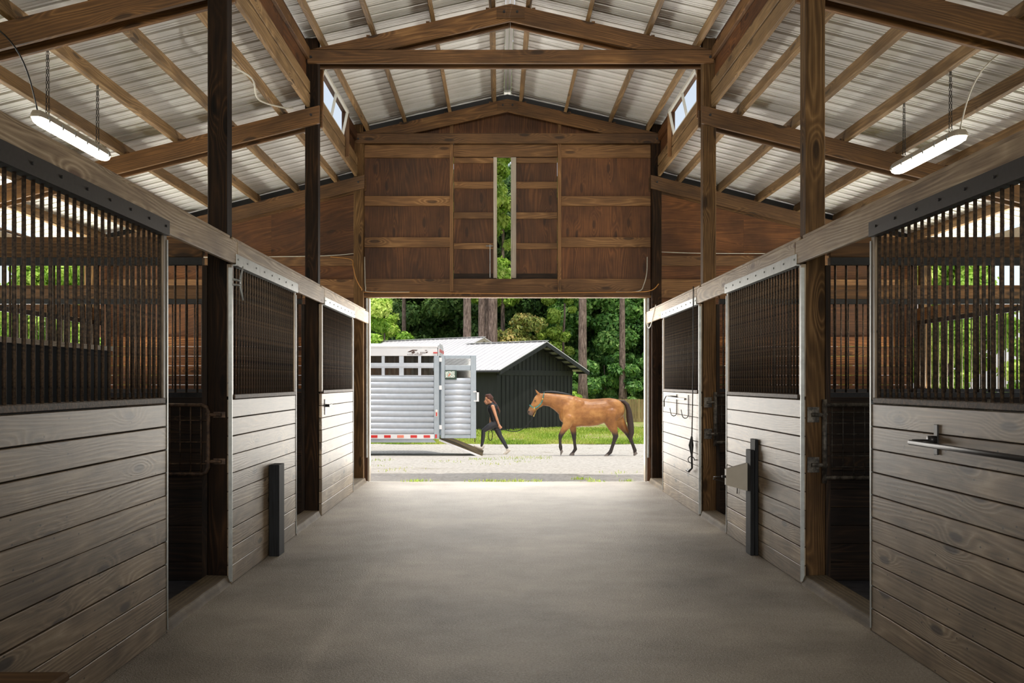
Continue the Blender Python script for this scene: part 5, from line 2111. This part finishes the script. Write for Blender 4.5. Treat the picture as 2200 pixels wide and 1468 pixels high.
# trees seen only between the stall bars on both sides of the barn
for s, l, g_ in ((-1, 'sunlit green tree seen only between the bars of the left stalls', 'trees left of the barn'), (1, 'sunlit green tree seen only between the bars of the right stalls', 'trees right of the barn')):
    for i, (d, Y) in enumerate(((11, 17), (14, 24), (10.5, 28), (16, 33), (12, 37.5), (19, 27), (22, 40), (17, 44))):
        tree('sunlit', l, X(s, d) + 0.4 * s * (i % 2), Y, 0.5 + 0.06 * (i % 3), i * 1.1 + s, g_)

# ------------------------------------------------------------------ grass and weeds
def blades(name, n, place, hmin, hmax, mat, wd=0.012):
    P = np.array([place() for _ in range(n)])
    h = hmin + (hmax - hmin) * NPR.random(n)
    a = NPR.random(n) * 2 * np.pi
    lean = NPR.normal(size=(n, 2)) * 0.35
    dx, dy = np.cos(a) * wd, np.sin(a) * wd
    z0 = P[:, 2] - 0.01
    v = np.zeros((n, 5, 3))
    v[:, 0] = np.stack([P[:, 0] - dx, P[:, 1] - dy, z0], 1)
    v[:, 1] = np.stack([P[:, 0] + dx, P[:, 1] + dy, z0], 1)
    mx = P[:, :2] + lean * h[:, None] * 0.45
    v[:, 2] = np.stack([mx[:, 0] + dx * 0.8, mx[:, 1] + dy * 0.8, z0 + h * 0.6], 1)
    v[:, 3] = np.stack([mx[:, 0] - dx * 0.8, mx[:, 1] - dy * 0.8, z0 + h * 0.6], 1)
    tp = P[:, :2] + lean * h[:, None]
    v[:, 4] = np.stack([tp[:, 0], tp[:, 1], z0 + h], 1)
    V = v.reshape(-1, 3)
    b = np.arange(n) * 5
    lp = np.stack([b, b + 1, b + 2, b + 3, b + 3, b + 2, b + 4], 1).ravel()
    me = bpy.data.meshes.new(name)
    me.vertices.add(len(V))
    me.vertices.foreach_set('co', V.astype(np.float32).ravel())
    me.loops.add(len(lp))
    me.loops.foreach_set('vertex_index', lp.astype(np.int32))
    me.polygons.add(2 * n)
    st = np.stack([np.arange(n) * 7, np.arange(n) * 7 + 4], 1).ravel()
    me.polygons.foreach_set('loop_start', st.astype(np.int32))
    me.polygons.foreach_set('loop_total', np.tile([4, 3], n).astype(np.int32))
    me.update(calc_edges=True)
    at_ = me.attributes.new('tint', 'FLOAT', 'FACE')
    patch = 0.5 + 0.28 * np.sin(P[:, 0] * 1.7 + 1.0) * np.sin(P[:, 1] * 1.3) + 0.16 * NPR.normal(size=n)
    at_.data.foreach_set('value', np.repeat(np.clip(patch, 0, 1), 2).astype(np.float32))
    me.materials.append(mat)
    return link(name, me)


def lawn_place():
    while True:
        x = R.uniform(-5.5, 8.5)
        y = 32.25 + 7.5 * R.random() ** 1.3
        if R.random() < 0.5 + 0.45 * math.sin(x * 1.1 + 0.6) * math.sin(y * 0.9 + x * 0.4) or y > 36.3 or y < 33.4:
            return (x, y + R.uniform(-0.15, 0.1), zground(x, y))


g = blades('grass', 52000, lawn_place, 0.04, 0.13, M['blade'])
tag(g, 'bright green grass on the bank before the shed', 'grass', None, 'stuff')
clumps = [(R.uniform(-1.9, 2.1), 14.62 + abs(R.gauss(0, 0.12))) for _ in range(8)] + [(1.25, 15.4), (1.35, 15.3), (1.9, 14.8), (-0.35, 14.7), (-0.15, 14.75), (0.05, 14.72)] + [(R.uniform(-4, 4.5), R.uniform(17, 25.4)) for _ in range(14)] + [(R.gauss(0.35, 0.5), R.gauss(24.3, 0.5)) for _ in range(8)]


def weed_place():
    cx, cy = R.choice(clumps)
    sp = 0.07 if cy < 16 else 0.22
    x, y = R.gauss(cx, sp), R.gauss(cy, sp * (0.6 if cy < 16 else 1.6))
    y = max(y, 14.5)
    return (x, y, zground(x, y))


g = blades('weeds', 1300, weed_place, 0.015, 0.065, M['blade'], 0.006)
tag(g, 'small green weeds sprouting at the doorway edge and in the gravel', 'weeds', None, 'stuff')
